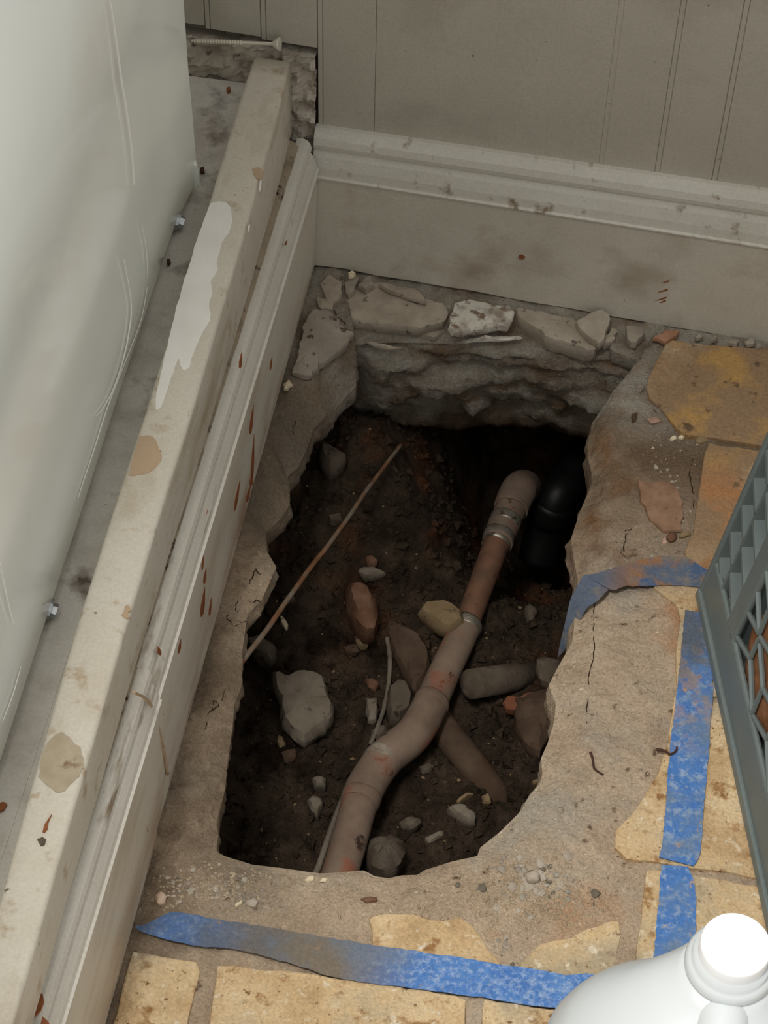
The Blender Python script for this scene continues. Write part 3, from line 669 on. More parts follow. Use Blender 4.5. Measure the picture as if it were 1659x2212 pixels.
# ------------------------------------------------------------------ pipes in the pit
cp = empty('copper_pipe', at(900, 1500, 'z', -.19)); tag(cp, 'dusty copper water pipe with soldered fittings running along the bottom of the hole', 'pipe')
def zc(py):      # centre-line height falls gently towards the back
    return -.140 - .035 * sstep(1900, 1050, py)
def seg(name, pts, rp, m, n=24, k=6, label=None, parent=cp):
    P = [at(a, b, 'z', zc(b) if len(q) == 2 else q[2]) for q in pts for a, b in [q[:2]]]
    C_ = catmull(P, k); rr = []
    for i, p in enumerate(C_):
        t = i / (len(C_) - 1) * (len(rp) - 1); j = min(int(t), len(rp) - 2); rr.append(rad(p, rp[j] + (rp[j + 1] - rp[j]) * (t - j)))
    v, f = tube_vf(C_, rr, n); return obj(name, v, f, m, parent, smooth=True, label=label)
def flat_caps(o):
    for p in o.data.polygons: p.use_smooth = len(p.vertices) == 4
    return o
flat_caps(seg('pipe_length', [(690, 2035), (735, 1885), (780, 1722)], [40, 40, 40], m_copd))
flat_caps(seg('elbow', [(777, 1732), (790, 1700), (809, 1668), (832, 1638), (860, 1615), (888, 1592), (912, 1558), (925, 1532), (934, 1514)], [43, 43, 42, 42, 42, 41, 40, 39, 39], m_copd, k=4, label='elbow fitting grey with dust'))
flat_caps(seg('pipe_length', [(930, 1522), (958, 1458), (985, 1400), (1008, 1352)], [36, 35, 34, 33], m_copd))
flat_caps(seg('pipe_length', [(1005, 1358), (1040, 1262), (1078, 1162)], [27, 28, 29], m_cop, label='bare reddish copper length'))
flat_caps(seg('coupling', [(1074, 1172), (1090, 1130), (1106, 1094)], [34, 34, 34], m_copd))
flat_caps(seg('elbow', [(1103, 1100), (1113, 1075), (1122, 1058, -.176), (1131, 1052, -.190), (1137, 1060, -.215), (1138, 1062, -.25)], [38, 39, 39, 38, 37, 37], m_copd, k=5))
def ring_at(pts, rp, m, name='solder_ring', parent=cp): return flat_caps(seg(name, pts, rp, m, k=3, parent=parent))
ring_at([(1002, 1364), (1008, 1350), (1012, 1342)], [33, 36, 29], m_sold)
ring_at([(1070, 1178), (1076, 1164), (1081, 1154)], [30, 35, 34], m_sold)
ring_at([(1087, 1137), (1091, 1127), (1094, 1120)], [34.5, 35.5, 34.5], m_sold)
ring_at([(775, 1738), (779, 1728), (782, 1718)], [41, 44, 43.5], m_copd, 'socket_lip')
ring_at([(819, 1652), (828, 1641), (834, 1635)], [42.2, 42.7, 42.2], m_dsold, 'solder_seam')
ring_at([(929, 1526), (933, 1516), (937, 1509)], [39, 40, 36], m_copd, 'socket_lip')

# black waste elbow behind it
bp = empty('black_pipe', at(1205, 1090, 'z', -.24)); tag(bp, 'black plastic pipe elbow with a shiny spot in the dark back right of the hole', 'pipe')
P = catmull([at(1158, 1210, 'z', -.25), at(1175, 1140, 'z', -.225), at(1195, 1085, 'z', -.20), at(1215, 1055, 'z', -.195), at(1250, 1010, 'z', -.20), at(1290, 960, 'z', -.21)], 6)
v, f = tube_vf(P, [rad(p, 40) for p in P], 24); obj('elbow_body', v, f, m_blk, bp, smooth=True)
P2 = P[8:13]; v, f = tube_vf(P2, [rad(p, 45) for p in P2], 24); flat_caps(obj('collar', v, f, m_blk, bp, smooth=True))

# cut grey pipe stub on the right
gp_ = empty('pipe_stub', hit_soil(1085, 1490)); tag(gp_, 'short cut grey pipe stub with open end lying right of the copper pipe', 'pipe')
A, B = hit_soil(1012, 1480, .014), hit_soil(1160, 1458, .014); A = at(1015, 1478, 'z', A.z + .012); B = at(1162, 1456, 'z', A.z - .034)
d = (B - A).normalized(); R_ = rad(A, 33)
P = [A + d * .002, A, A, A + d * .03, B, B + d * .001]
v, f = tube_vf([A + d * .03, A + d * .0005, A, A + d * .0005, A.lerp(B, .5), B], [R_ * .8, R_ * .8, R_ * .9, R_, R_, R_], 24, caps=True); flat_caps(obj('stub_wall', v, f, m_dgrey, gp_, smooth=True))
# buried brown clay pipe
P = catmull([hit_soil(930, 1535, -.008), hit_soil(965, 1585, .003), hit_soil(1010, 1640, .004), hit_soil(1060, 1705, -.010), hit_soil(1085, 1740, -.024)], 6)
v, f = tube_vf(P, [rad(p, 34) for p in P], 22); tag(obj('clay_pipe', v, f, m_clay, smooth=True), 'half buried brown pipe sloping under the copper elbow on its right side', 'pipe')
# rods, roots
A, B = at(524, 1428, 'z', -.016), at(866, 958, 'z', -.108)
P = [A.lerp(B, i / 40) + Vector((.0005 * math.sin(i * .35), .0004 * math.sin(i * .9), -.001 * math.sin(math.pi * i / 40))) for i in range(-1, 41)]
v, f = tube_vf(P, [rad(p, 6.5 - 2.2 * i / 40) for i, p in enumerate(P)], 8); tag(obj('rusty_rod', v, f, m_rust, smooth=True), 'long thin rusty rod leaning across the hole from its left lip', 'rod')
P = catmull([at(672, 1905, 'z', -.140), at(688, 1872, 'z', -.140), at(708, 1812, 'z', -.142), (at(728, 1758, 'z', -.146)), at(742, 1722, 'z', -.155)], 6)
v, f = tube_vf(P, .0022, 8); tag(obj('thin_conduit', v, f, m_root, smooth=True), 'thin grey conduit hugging the left side of the copper pipe at the front', 'conduit')
P = catmull([hit_soil(800, 1608, .004), hit_soil(818, 1565, .006), hit_soil(832, 1520, .005), hit_soil(840, 1470, .006), hit_soil(842, 1420, .004), hit_soil(836, 1378, .002)], 6)
v, f = tube_vf(P, [.0016 + .0008 * abs(fbm(p, 120, 2)) for p in P], 7); tag(obj('root', v, f, m_root, smooth=True), 'frayed pale root standing up left of the copper pipe', 'root')
A = at(931, 1450, 'z', zc(1450) + .0095); P = catmull([A, at(952, 1458, 'z', zc(1450) + .0118), at(966, 1459, 'z', zc(1450) + .0112), at(974, 1452, 'z', zc(1450) + .0105)], 4)
v, f = tube_vf(P, .0007, 6); tag(obj('twig', v, f, m_dark), 'short dark twig lying on the copper pipe', 'twig')

# ------------------------------------------------------------------ stones in the pit
def stone(name, pts, lift, h, m, label, cat='stone', group=None, sub=22, seed=1, top=.62, soil=True, z0=None, dome=1.0):
    """stone with the outline pts at mid height; lies on the soil (or on height z0)"""
    cxp = sum(p[0] for p in pts) / len(pts); cyp = sum(p[1] for p in pts) / len(pts)
    if soil:
        b = hit_soil(cxp, cyp, lift); zb = soil_z(b.x, b.y) + lift
    else: zb = z0
    zm = zb + h * .55
    P = resample([at(a, c, 'z', zm) for a, c in pts], sub, 0, seed=seed)
    c = sum(P, Vector()) / len(P); r = random.Random(seed * 13 + 5); rings = []
    for sc, zz, j in ((.72, zb - .004, .0), (.96, zb + h * .22, .5), (1.0, zm, 0), (.94, zb + h * .8, .6), (top, zb + h * (.97 + .06 * dome), .8), (top * .45, zb + h * (1 + .08 * dome), .6)):
        ring = []
        for p in P:
            q = c + (p - c) * sc; n_ = fbm((p.x, p.y, zz), 70, 3, seed)
            ring.append(Vector((q.x + .0012 * fbm((p.x, p.y, zz), 160, 2, seed), q.y + .0012 * fbm((p.x, p.y, zz + 1), 160, 2, seed), zz + j * h * .16 * n_)))
        rings.append(ring)
    v, f = loft_vf(rings); o = obj(name, v, f, m, smooth=True); o.data.set_sharp_from_angle(angle=math.radians(32))
    return tag(o, label, cat, group)
stone('stone', [(586, 1458), (620, 1462), (640, 1455), (682, 1457), (700, 1468), (709, 1490), (713, 1515), (724, 1535), (720, 1555), (702, 1580), (672, 1600), (657, 1612), (640, 1602), (610, 1570), (605, 1540), (602, 1515), (590, 1485)], .004, .020, m_grey, 'largest pale grey flat stone with pointed lower end lying in the hole', seed=2, sub=64, top=.86, dome=.05)
stone('stone', [(783, 1850), (790, 1828), (812, 1816), (842, 1815), (866, 1826), (877, 1848), (870, 1872), (858, 1890), (836, 1898), (808, 1892), (790, 1872)], .0, .034, m_dgrey, 'round grey stone beside the copper pipe at the front lip of the hole', seed=3, sub=40, top=.5, dome=1.6)
stone('brick_rubble', [(745, 1290), (752, 1268), (775, 1262), (796, 1278), (812, 1305), (819, 1338), (808, 1368), (788, 1374), (765, 1352), (748, 1320)], .0, .030, m_brick, 'reddish brown lump of broken brick in the middle of the soil', 'brick', seed=4, sub=22)
stone('stone', [(903, 1325), (912, 1308), (940, 1302), (975, 1306), (1000, 1325), (1003, 1350), (975, 1368), (950, 1362), (925, 1345)], .012, .016, m_tan, 'tan flat oval stone wedged against the left side of the copper pipe', seed=5, sub=24, top=.8, dome=.2)
stone('stone', [(688, 975), (692, 960), (712, 964), (728, 978), (748, 985), (747, 1003), (735, 1016), (712, 1024), (696, 1012), (690, 992)], .0, .018, m_dgrey, 'grey-brown stone on the earth slope at the back left of the hole', seed=6)
stone('stone', [(772, 1235), (782, 1226), (805, 1228), (832, 1238), (805, 1246), (782, 1244)], .002, .008, m_grey, 'thin grey splinter above the lump of broken brick', seed=7)
stone('stone', [(830, 1335), (870, 1352), (905, 1370), (925, 1400), (932, 1440), (925, 1475), (898, 1508), (880, 1480), (850, 1420), (832, 1370)], -.004, .014, m_brown, 'long brown slab of earth stone left of the copper pipe', seed=8, sub=26, top=.8)
stone('stone', [(838, 1490), (858, 1476), (882, 1480), (894, 1510), (888, 1545), (868, 1562), (845, 1568), (834, 1540)], .0, .020, m_dgrey, 'dark grey block below the brown slab beside the pipe elbow', seed=9, sub=22, top=.75)
stone('stone', [(527, 1388), (560, 1378), (597, 1405), (598, 1420), (585, 1435), (550, 1418)], .006, .016, m_dgrey, 'grey block under the rusty rod at the left side of the hole', seed=10, top=.8)
stone('stone', [(1158, 1430), (1190, 1424), (1215, 1430), (1210, 1462), (1188, 1486), (1168, 1476), (1158, 1452)], .004, .014, m_dgrey, 'flat grey stone at the right end of the grey pipe stub', seed=11)
stone('brick_rubble', [(1086, 1520), (1095, 1506), (1120, 1510), (1150, 1496), (1160, 1512), (1135, 1530), (1110, 1538), (1092, 1536)], .002, .010, stone_mat('orange_brick', (122, 78, 58), 18), 'orange splinter of brick below the grey pipe stub', 'brick', seed=12)
stone('stone', [(1110, 1515), (1150, 1500), (1185, 1490), (1200, 1530), (1190, 1590), (1165, 1640), (1135, 1620), (1112, 1570)], -.006, .020, m_brown, 'broad brown earth stone under the right lip of the hole', seed=13, sub=26)
small = [
    ([(674, 1684), (688, 1678), (705, 1682), (703, 1700), (680, 1701)], .010, m_grey, 'small square pale grey stone below the largest grey stone'),
    ([(662, 1735), (675, 1722), (692, 1724), (701, 1738), (695, 1752), (686, 1769), (672, 1755)], .012, m_grey, 'small pointed grey stone left of the copper pipe at the front'),
    ([(860, 1780), (872, 1768), (905, 1768), (912, 1780), (890, 1798), (870, 1790)], .010, m_dgrey, 'small flat grey stone right of the copper pipe, nearest the front'),
    ([(964, 1750), (980, 1738), (1005, 1742), (1030, 1765), (1026, 1782), (1010, 1780), (985, 1768)], .012, m_grey, 'small pale grey stone with a tan side at the right front of the soil'),
    ([(918, 1815), (935, 1802), (958, 1794), (960, 1806), (945, 1816), (925, 1826)], .007, m_grey, 'thin grey sliver above the round grey stone, to its right'),
    ([(1040, 1724), (1050, 1715), (1061, 1724), (1058, 1738), (1045, 1738)], .007, m_tan, 'small pale yellow stone at the end of the buried brown pipe'),
    ([(790, 1512), (812, 1510), (818, 1535), (812, 1562), (796, 1560), (790, 1538)], .010, m_grey, 'upright pale grey stone beside the frayed root'),
    ([(800, 1580), (820, 1568), (836, 1568), (836, 1590), (815, 1600), (800, 1598)], .009, m_dgrey, 'small grey stone just above the pipe elbow joint'),
    ([(765, 1378), (780, 1370), (796, 1378), (792, 1396), (774, 1398)], .009, m_tan, 'small tan stone below the lump of broken brick'),
    ([(788, 1470), (805, 1464), (818, 1476), (812, 1495), (800, 1492)], .008, m_brick, 'small brown brick chip above the upright pale grey stone'),
    ([(604, 1332), (612, 1332), (624, 1352), (618, 1360), (606, 1348)], .005, m_cream, 'small cream chip beside the rusty rod'),
    ([(905, 1660), (920, 1648), (937, 1656), (930, 1675), (912, 1676)], .008, m_dgrey, 'small dim grey stone right of the lower elbow joint'),
    ([(1132, 1318), (1145, 1305), (1160, 1318), (1155, 1342), (1138, 1345)], .010, m_dgrey, 'small blue-grey stone in the dark right of the bare copper length'),
    ([(602, 1590), (612, 1592), (616, 1610), (605, 1620), (598, 1605)], .007, m_tan, 'small ochre stone under the pointed end of the largest grey stone'),
    ([(606, 1625), (640, 1618), (640, 1640), (615, 1648)], .006, m_brown, 'brown clod below the largest grey stone'),
    ([(705, 985), (712, 972), (722, 976), (715, 986)], .012, m_cream, 'tiny cream chip on the stone at the back left'),
    ([(790, 1205), (805, 1202), (815, 1212), (808, 1224), (794, 1222)], .008, m_brick, 'small orange-brown chip behind the thin grey splinter'),
    ([(708, 1115), (735, 1112), (738, 1122), (712, 1124)], .006, m_dgrey, 'small grey sliver on the dark soil left of the rod'),
    ([(1150, 1690), (1170, 1680), (1172, 1688), (1155, 1698)], .006, m_tan, 'small tan sliver tucked under the right lip of the hole'),
    ([(985, 1730), (1005, 1715), (1025, 1716), (1005, 1728), (988, 1738)], .006, m_tan, 'thin ochre sliver behind the small pale grey stone'),
    ([(610, 1290), (632, 1286), (640, 1296), (618, 1302)], .006, m_dgrey, 'dim green-grey chip left of the rod near its middle'),
    ([(742, 1400), (772, 1392), (776, 1408), (748, 1416)], .006, m_brown, 'brown crumb of earth left of the small tan stone'),
]
for i, (pts, h, m, lab) in enumerate(small): stone('stone', pts, -.001, h, m, lab, seed=20 + i, sub=14)
# clods in the soil: countless crumbs
def crumbs(n, place, smin, smax, m, name, label, cat):
    mb = MB(); r = random.Random(n)
    for _ in range(n):
        p = place(r)
        if p is None: continue
        s = smin + (smax - smin) * r.random() ** 2.5
        pts = [Vector((r.gauss(0, 1), r.gauss(0, 1), r.gauss(0, .7))).normalized() for _k in range(6)]
        base = [Vector((1, 0, 0)), Vector((0, 1, 0)), Vector((-1, 0, 0)), Vector((0, -1, 0)), Vector((0, 0, .8)), Vector((0, 0, -.8))]
        a = r.uniform(0, 6.28); rot = Matrix.Rotation(a, 3, 'Z') @ Matrix.Rotation(r.uniform(-.7, .7), 3, 'X')
        vs = [rot @ (b_ * r.uniform(.6, 1.2)) * s + p for b_ in base]
        mb.add(vs, [(0, 1, 4), (1, 2, 4), (2, 3, 4), (3, 0, 4), (1, 0, 5), (2, 1, 5), (3, 2, 5), (0, 3, 5)])
    o = obj(name, mb.v, mb.f, m); o['kind'] = 'stuff'; return tag(o, label, cat)
def pl_soil(r):
    x = r.uniform(.0, .27); y = r.uniform(-.45, .0); return Vector((x, y, soil_z(x, y) + .0005))
crumbs(4200, pl_soil, .0008, .0062, m_soil, 'soil_crumbs', 'loose dark crumbs of earth on the bottom of the hole', 'soil')
crumbs(260, pl_soil, .0006, .0022, m_tan, 'soil_grit', 'pale grit scattered over the dark earth in the hole', 'grit')

# ------------------------------------------------------------------ broken floor pieces along the back baseboard
m_mgrey = stone_mat('mid_grey_rubble', (150, 140, 126), 16)
def shard(pts, th, m, label, z=-.003, name='stone_shard', seed=1, num=None, tilt=(0, 0), group=None, cat='shard', jit=.0011):
    P = [at(a, b, 'z', z) for a, b in pts]
    per = sum((P[i] - P[i - 1]).length for i in range(len(P)))
    P = resample(P, num or max(12, int(per / .006)), jit, seed=seed); c = sum(P, Vector()) / len(P); r = random.Random(seed)
    for p in P: p.z += tilt[0] * (p.x - c.x) + tilt[1] * (p.y - c.y)
    rings = [[c + (p - c) * .96 + Vector((0, .002, -th)) for p in P], [p + Vector((0, 0, -th * .55 + r.uniform(-.1, .1) * th)) + (p - c) * r.uniform(-.03, .03) for p in P], [p + Vector((0, 0, -.0012)) for p in P],
             [c + (p - c) * .965 + Vector((0, 0, .0006 * fbm(p, 90, 3))) for p in P], [c + (p - c) * .5 + Vector((0, 0, .001 + .0022 * fbm(p, 60, 3, seed))) for p in P]]
    v, f = loft_vf(rings); o = obj(name, v, f, m, smooth=True); o.data.set_sharp_from_angle(angle=math.radians(30)); return tag(o, label, cat, group)
shard([(752, 668), (745, 640), (775, 618), (800, 610), (860, 612), (915, 640), (928, 648), (964, 652), (969, 668), (960, 692), (905, 707), (820, 698), (752, 690)], .013, m_shard, 'long grey-brown broken slab under the baseboard at the back of the hole', seed=1)
shard([(978, 655), (1005, 645), (1108, 664), (1110, 690), (1103, 706), (1085, 704), (1030, 711), (978, 721), (966, 711), (971, 690)], .008, m_lime, 'white splashed broken slab beside the long grey-brown slab', seed=2, z=-.001)
shard([(1116, 664), (1170, 672), (1245, 690), (1252, 706), (1285, 733), (1295, 747), (1270, 757), (1185, 727), (1150, 702), (1115, 682)], .016, m_shard, 'long tapering brown-grey shard right of the white splashed slab', seed=3, z=-.004)
shard([(1246, 692), (1290, 673), (1320, 681), (1317, 702), (1300, 737), (1280, 728), (1254, 713)], .010, m_shard, 'pale angular shard standing on the tapering shard under the baseboard', seed=4, z=.005, tilt=(0, .2))
shard([(1320, 708), (1334, 715), (1326, 734), (1304, 741), (1306, 728)], .010, m_shard, 'small wedge of stone right of the pale angular shard', seed=5)
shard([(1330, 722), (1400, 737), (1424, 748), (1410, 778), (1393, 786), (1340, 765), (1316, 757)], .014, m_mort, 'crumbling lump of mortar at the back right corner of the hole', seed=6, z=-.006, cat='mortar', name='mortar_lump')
shard([(1412, 727), (1438, 712), (1471, 711), (1464, 724), (1436, 738)], .006, stone_mat('reddish_shard', (160, 120, 96), 16), 'reddish brown chip between baseboard and the top right tile', seed=7, z=.004)
shard([(1354, 706), (1384, 701), (1391, 722), (1376, 740), (1356, 735)], .010, m_mgrey, 'rounded grey pebble lump against the baseboard left of the reddish chip', seed=8, z=.004)
shard([(692, 612), (716, 592), (742, 612), (737, 640), (706, 656)], .012, m_shard, 'greyish block of rubble in the corner where the two baseboards meet', seed=9, z=.0)
shard([(686, 640), (720, 650), (722, 664), (700, 668), (684, 660)], .008, m_shard, 'pinkish broken piece below the rubble block in the corner', seed=10, z=-.001)
shard([(744, 610), (764, 590), (778, 602), (768, 622), (752, 640)], .010, m_mgrey, 'grey rubble piece right of the corner block', seed=11, z=.002)
shard([(752, 588), (762, 584), (768, 592), (762, 600), (754, 597)], .004, m_cream, 'tiny white pebble on the rubble in the corner', seed=12, z=.007, cat='pebble', name='pebble')
shard([(775, 615), (800, 592), (806, 612), (790, 628)], .010, m_mgrey, 'narrow rubble chip behind the long grey-brown slab', seed=13, z=.004)
shard([(820, 612), (900, 625), (925, 645), (918, 652), (850, 630)], .006, m_shard, 'thin flat shard leaning on the long slab against the baseboard', seed=14, z=.004)
shard([(628, 800), (644, 760), (655, 700), (672, 668), (704, 666), (735, 690), (740, 706), (764, 712), (750, 736), (722, 764), (686, 790), (664, 811)], .010, mat('pale_mortar', [(.3, (140, 130, 118)), (.7, (168, 158, 144))], 40, 8, .95, spec=.1, bumps=[(70, .7, .003), (240, .5, .001)], layers=[((84, 70, 58), 100, .6, .66)]),
      'pale cracked mortar plate at the back left of the hole beside the left baseboard', seed=15, z=.003, cat='mortar', name='mortar_plate', num=44, jit=.0012)
shard([(612, 830), (628, 818), (632, 830), (618, 842)], .004, m_cream, 'small pale chip of mortar below the cracked mortar plate', seed=16, z=.001, cat='chip', name='mortar_chip')
shard([(985, 742), (1030, 727), (1080, 727), (1136, 729), (1100, 734), (1040, 736)], .0012, m_lime, 'thin pale sliver of paper projecting from under the white splashed slab', seed=17, z=-.012, cat='sliver', name='paper_sliver', jit=.0003)
shard([(790, 738), (835, 748), (868, 752), (845, 754), (806, 748)], .0012, m_shard, 'thin grey sliver projecting below the long grey-brown slab', seed=18, z=-.016, cat='sliver', name='paper_sliver', jit=.0003)
shard([(880, 712), (962, 706), (965, 716), (940, 728), (905, 722)], .006, m_shard, 'thin broken layer of stone under the right end of the long slab', seed=19, z=-.014)
shard([(1500, 940), (1512, 932), (1532, 934), (1536, 946), (1520, 955), (1502, 956)], .008, m_tan, 'small tan chip wedged between the two upper right tiles', seed=20, z=-.001, cat='chip', name='tile_chip')
for i, (x, y, s) in enumerate(((1510, 727, 7), (1545, 730, 6), (1585, 738, 9), (1620, 736, 12), (1640, 744, 7), (1665, 745, 9))):
    shard([(x - s, y + 2), (x - s * .3, y - s * .6), (x + s, y - s * .4), (x + s * .8, y + s * .5), (x - s * .2, y + s * .6)], .006, m_mgrey, 'grey mortar crumb behind the top right tile, %s of six from the left' % ('first', 'second', 'third', 'fourth', 'fifth', 'last')[i], seed=30 + i, z=.004, group='mortar crumbs along the baseboard', cat='crumb', name='mortar_crumb', num=10)
shard([(1378, 1035), (1402, 1040), (1440, 1034), (1470, 1062), (1478, 1110), (1470, 1146), (1440, 1150), (1410, 1128), (1396, 1100), (1382, 1078)], .004, stone_mat('reddish_tile', (142, 112, 90), 20), 'flat reddish remnant of a floor tile stuck in the right mortar', seed=44, z=-.0012, name='tile_remnant', cat='tile')
# chips on the mortar and tape
chips = [([(655, 1902), (665, 1894), (682, 1895), (680, 1904), (664, 1908)], m_cream, 'cream shell-like chip on the front mortar, left one of a pair', .003), ([(686, 1904), (698, 1895), (710, 1900), (704, 1908)], m_cream, 'cream shell-like chip on the front mortar, right one of a pair', .003),
         ([(334, 1938), (350, 1925), (362, 1935), (358, 1952), (340, 1956)], stone_mat('pinkish_chip', (196, 172, 150)), 'pinkish stone chip on the floor above the left end of the tape', .006), ([(505, 1955), (525, 1944), (522, 1952), (508, 1962)], m_cream, 'cream sliver above the front tape left of a grey chip', .003),
         ([(530, 1946), (548, 1938), (558, 1948), (552, 1962), (534, 1960)], m_shard, 'grey chip above the front tape right of the cream sliver', .004), ([(780, 1942), (790, 1936), (815, 1940), (818, 1946), (790, 1950)], m_brick, 'red-brown curled chip on the front mortar above the cut tile', .003),
         ([(1237, 2145), (1248, 2137), (1252, 2146), (1242, 2158), (1230, 2156)], stone_mat('pink_chip', (220, 190, 160)), 'pale pink chip on the front tape at the shoulder of the jug', .004), ([(1465, 1160), (1472, 1150), (1490, 1148), (1492, 1156), (1476, 1162)], m_tan, 'tan chip on the mortar just above the torn tape', .004),
         ([(1438, 1160), (1448, 1150), (1464, 1156), (1460, 1168), (1446, 1170)], m_brick, 'red-brown chip beside the tan chip above the torn tape', .004), ([(1428, 1165), (1440, 1164), (1440, 1174), (1430, 1176)], stone_mat('rose_chip', (206, 170, 152)), 'rose chip left of the red-brown chip above the torn tape', .003),
         ([(1446, 948), (1458, 942), (1462, 948), (1452, 952)], m_cream, 'small cream chip in front of the top right tile, left one', .003), ([(1466, 948), (1478, 938), (1486, 942), (1474, 950)], m_cream, 'small cream chip in front of the top right tile, right one', .003),
         ([(1398, 905), (1420, 900), (1428, 912), (1408, 916)], stone_mat('flake_chip', (170, 140, 122)), 'flaking crumb of mortar left of the top right tile', .003), ([(1366, 895), (1376, 890), (1374, 908), (1364, 914)], m_brown, 'brown flake on the mortar at the right side of the hole', .003),
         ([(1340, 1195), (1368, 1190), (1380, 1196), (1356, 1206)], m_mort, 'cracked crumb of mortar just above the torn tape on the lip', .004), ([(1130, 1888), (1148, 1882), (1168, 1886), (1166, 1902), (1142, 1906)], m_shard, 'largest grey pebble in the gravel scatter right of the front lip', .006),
         ([(1380, 825), (1392, 838), (1386, 850), (1374, 842)], m_mort, 'crumb of mortar between the hole and the corner of the top right tile', .004)]
for i, (pts, m, lab, h) in enumerate(chips):
    stone('chip', pts, 0, h, m, lab, 'chip', seed=60 + i, sub=12, soil=False, z0=(floor_hit(sum(q[0] for q in pts) / len(pts), sum(q[1] for q in pts) / len(pts)).z - .0006) if 'tape at' not in lab else .0016)
twg = [([(1275, 1626), (1280, 1640), (1282, 1655), (1286, 1664), (1303, 1675)], 'small forked brown twig on the right lip of the hole'), ([(1418, 1619), (1436, 1622), (1448, 1629), (1460, 1622), (1462, 1612)], 'bent dark twig lying over the left edge of the blue tape')]
for pts, lab in twg:
    P = catmull([(floor_hit(a, b) + Vector((0, 0, .0006))) if 'forked' in lab else at(a, b, 'z', .0028) for a, b in pts], 4); v, f = tube_vf(P, [.0009 * (1 - .4 * i / len(P)) for i in range(len(P))], 6); tag(obj('twig', v, f, m_dark), lab, 'twig')
# gravel scatter: the larger pebbles singly, the rest as grit
r = random.Random(5); m_pgrey = stone_mat('pale_gravel', (168, 158, 142)); m_pdark = stone_mat('dark_gravel', (112, 104, 92)); gm = [m_pgrey, m_pgrey, m_mgrey, m_shard, m_pdark, m_mgrey]
proto = []
for k in range(6):
    rr_ = random.Random(k); bm = bmesh.new(); bmesh.ops.create_icosphere(bm, subdivisions=1, radius=1)
    for vtx in bm.verts: vtx.co = Vector((vtx.co.x * rr_.uniform(.7, 1.15), vtx.co.y * rr_.uniform(.7, 1.1), vtx.co.z * rr_.uniform(.5, .8)))
    me = bpy.data.meshes.new('pebble'); bm.to_mesh(me); bm.free(); me.materials.append(gm[k]); proto.append(me)
def scatter(cxp, cyp, sx, sy, n, group, label, smin, smax):
    for _ in range(n):
        px, py = r.gauss(cxp, sx), r.gauss(cyp, sy); p = floor_hit(px, py)
        if p.z < -.010: continue
        o = bpy.data.objects.new('pebble', r.choice(proto)); COL.objects.link(o); s = smin + (smax - smin) * r.random() ** 2
        o.location = p; o.scale = (s, s, s * .9); o.rotation_euler = (r.uniform(-.4, .4), r.uniform(-.4, .4), r.uniform(0, 6.28)); tag(o, label, 'pebble', group)
scatter(1145, 1908, 50, 26, 110, 'gravel right of the front lip', 'one of the small pebbles in the gravel scatter right of the front lip', .0010, .0042)
scatter(1095, 2045, 14, 20, 22, 'gravel in the notch of the cut tile', 'one of the small pebbles in the notch between the two cut front tiles', .0008, .0022)
scatter(450, 1920, 62, 18, 50, 'gravel at the front left corner', 'one of the small pebbles on the mortar above the left end of the tape', .0008, .0026)
scatter(1440, 1080, 30, 60, 34, 'crumbs on the right mortar', 'one of the small crumbs on the mortar left of the upper right tiles', .0008, .0020)
scatter(715, 640, 22, 24, 22, 'rubble crumbs in the corner', 'one of the small crumbs of rubble in the baseboard corner', .0010, .0028)
m_grit = stone_mat('floor_grit', (168, 150, 126), 30)
def pl_floor(r_):
    k = r_.random()
    if k < .5: px, py = r_.gauss(1150, 75), r_.gauss(1925, 45)
    elif k < .7: px, py = r_.gauss(460, 80), r_.gauss(1925, 28)
    elif k < .85: px, py = r_.uniform(880, 1330), r_.gauss(1960, 25)
    else: px, py = (r_.gauss(1440, 28), r_.uniform(940, 1190)) if r_.random() < .12 else (r_.gauss(1060, 60), r_.gauss(1950, 40))
    p = floor_hit(px, py); return p if p.z > -.0075 else None
crumbs(4200, pl_floor, .0004, .0016, m_grit, 'floor_grit', 'fine pale grit scattered on the dusty mortar round the hole', 'grit')

# ------------------------------------------------------------------ grey crate
cr = empty('crate', at(1510, 1290)); tag(cr, 'grey plastic lattice crate standing on the tiles at the right edge', 'crate')
CA, CB = at(1508, 1285, 'z', .001), at(1659, 1990, 'z', .001)
E1 = (CB - CA).normalized(); NI = Vector((-E1.y, E1.x, 0)); NI = NI if NI.x > 0 else -NI
LEAN = math.radians(7.5)
UP = (Vector((0, 0, 1)) * math.cos(LEAN) + NI * math.sin(LEAN)).normalized(); NO = E1.cross(UP); NO = NO if NO.x < 0 else -NO     # outward normal of the left wall
CL, CH = .335, .27
def cpnt(u, h, d=0.0): return CA + E1 * u + UP * h - NO * d       # d runs inwards
def face_uv(px, py):
    p = on_plane(px, py, CA, NO); q = p - CA; return q.dot(E1), q.dot(UP)
def cbox(u0, u1, h0, h1, d0, d1):
    c = [cpnt(u, h, d) for d in (d0, d1) for (u, h) in ((u0, h0), (u1, h0), (u1, h1), (u0, h1))]
    return c, [(0, 3, 2, 1), (4, 5, 6, 7), (0, 1, 5, 4), (1, 2, 6, 5), (2, 3, 7, 6), (3, 0, 4, 7)]
U1 = face_uv(1543, 1398)[0]                                         # where the smooth post band begins
u_lat, h_lat = face_uv(1586, 1385)
U2 = u_lat - .002; H1 = h_lat - .002
0 and print('CRATE', U1, U2, H1, [face_uv(*q) for q in ((1659, 965), (1659, 1085), (1585, 1391), (1591, 1483), (1614, 1423), (1619, 1526), (1633, 1380), (1641, 1486), (1626, 1657), (1646, 1600))])
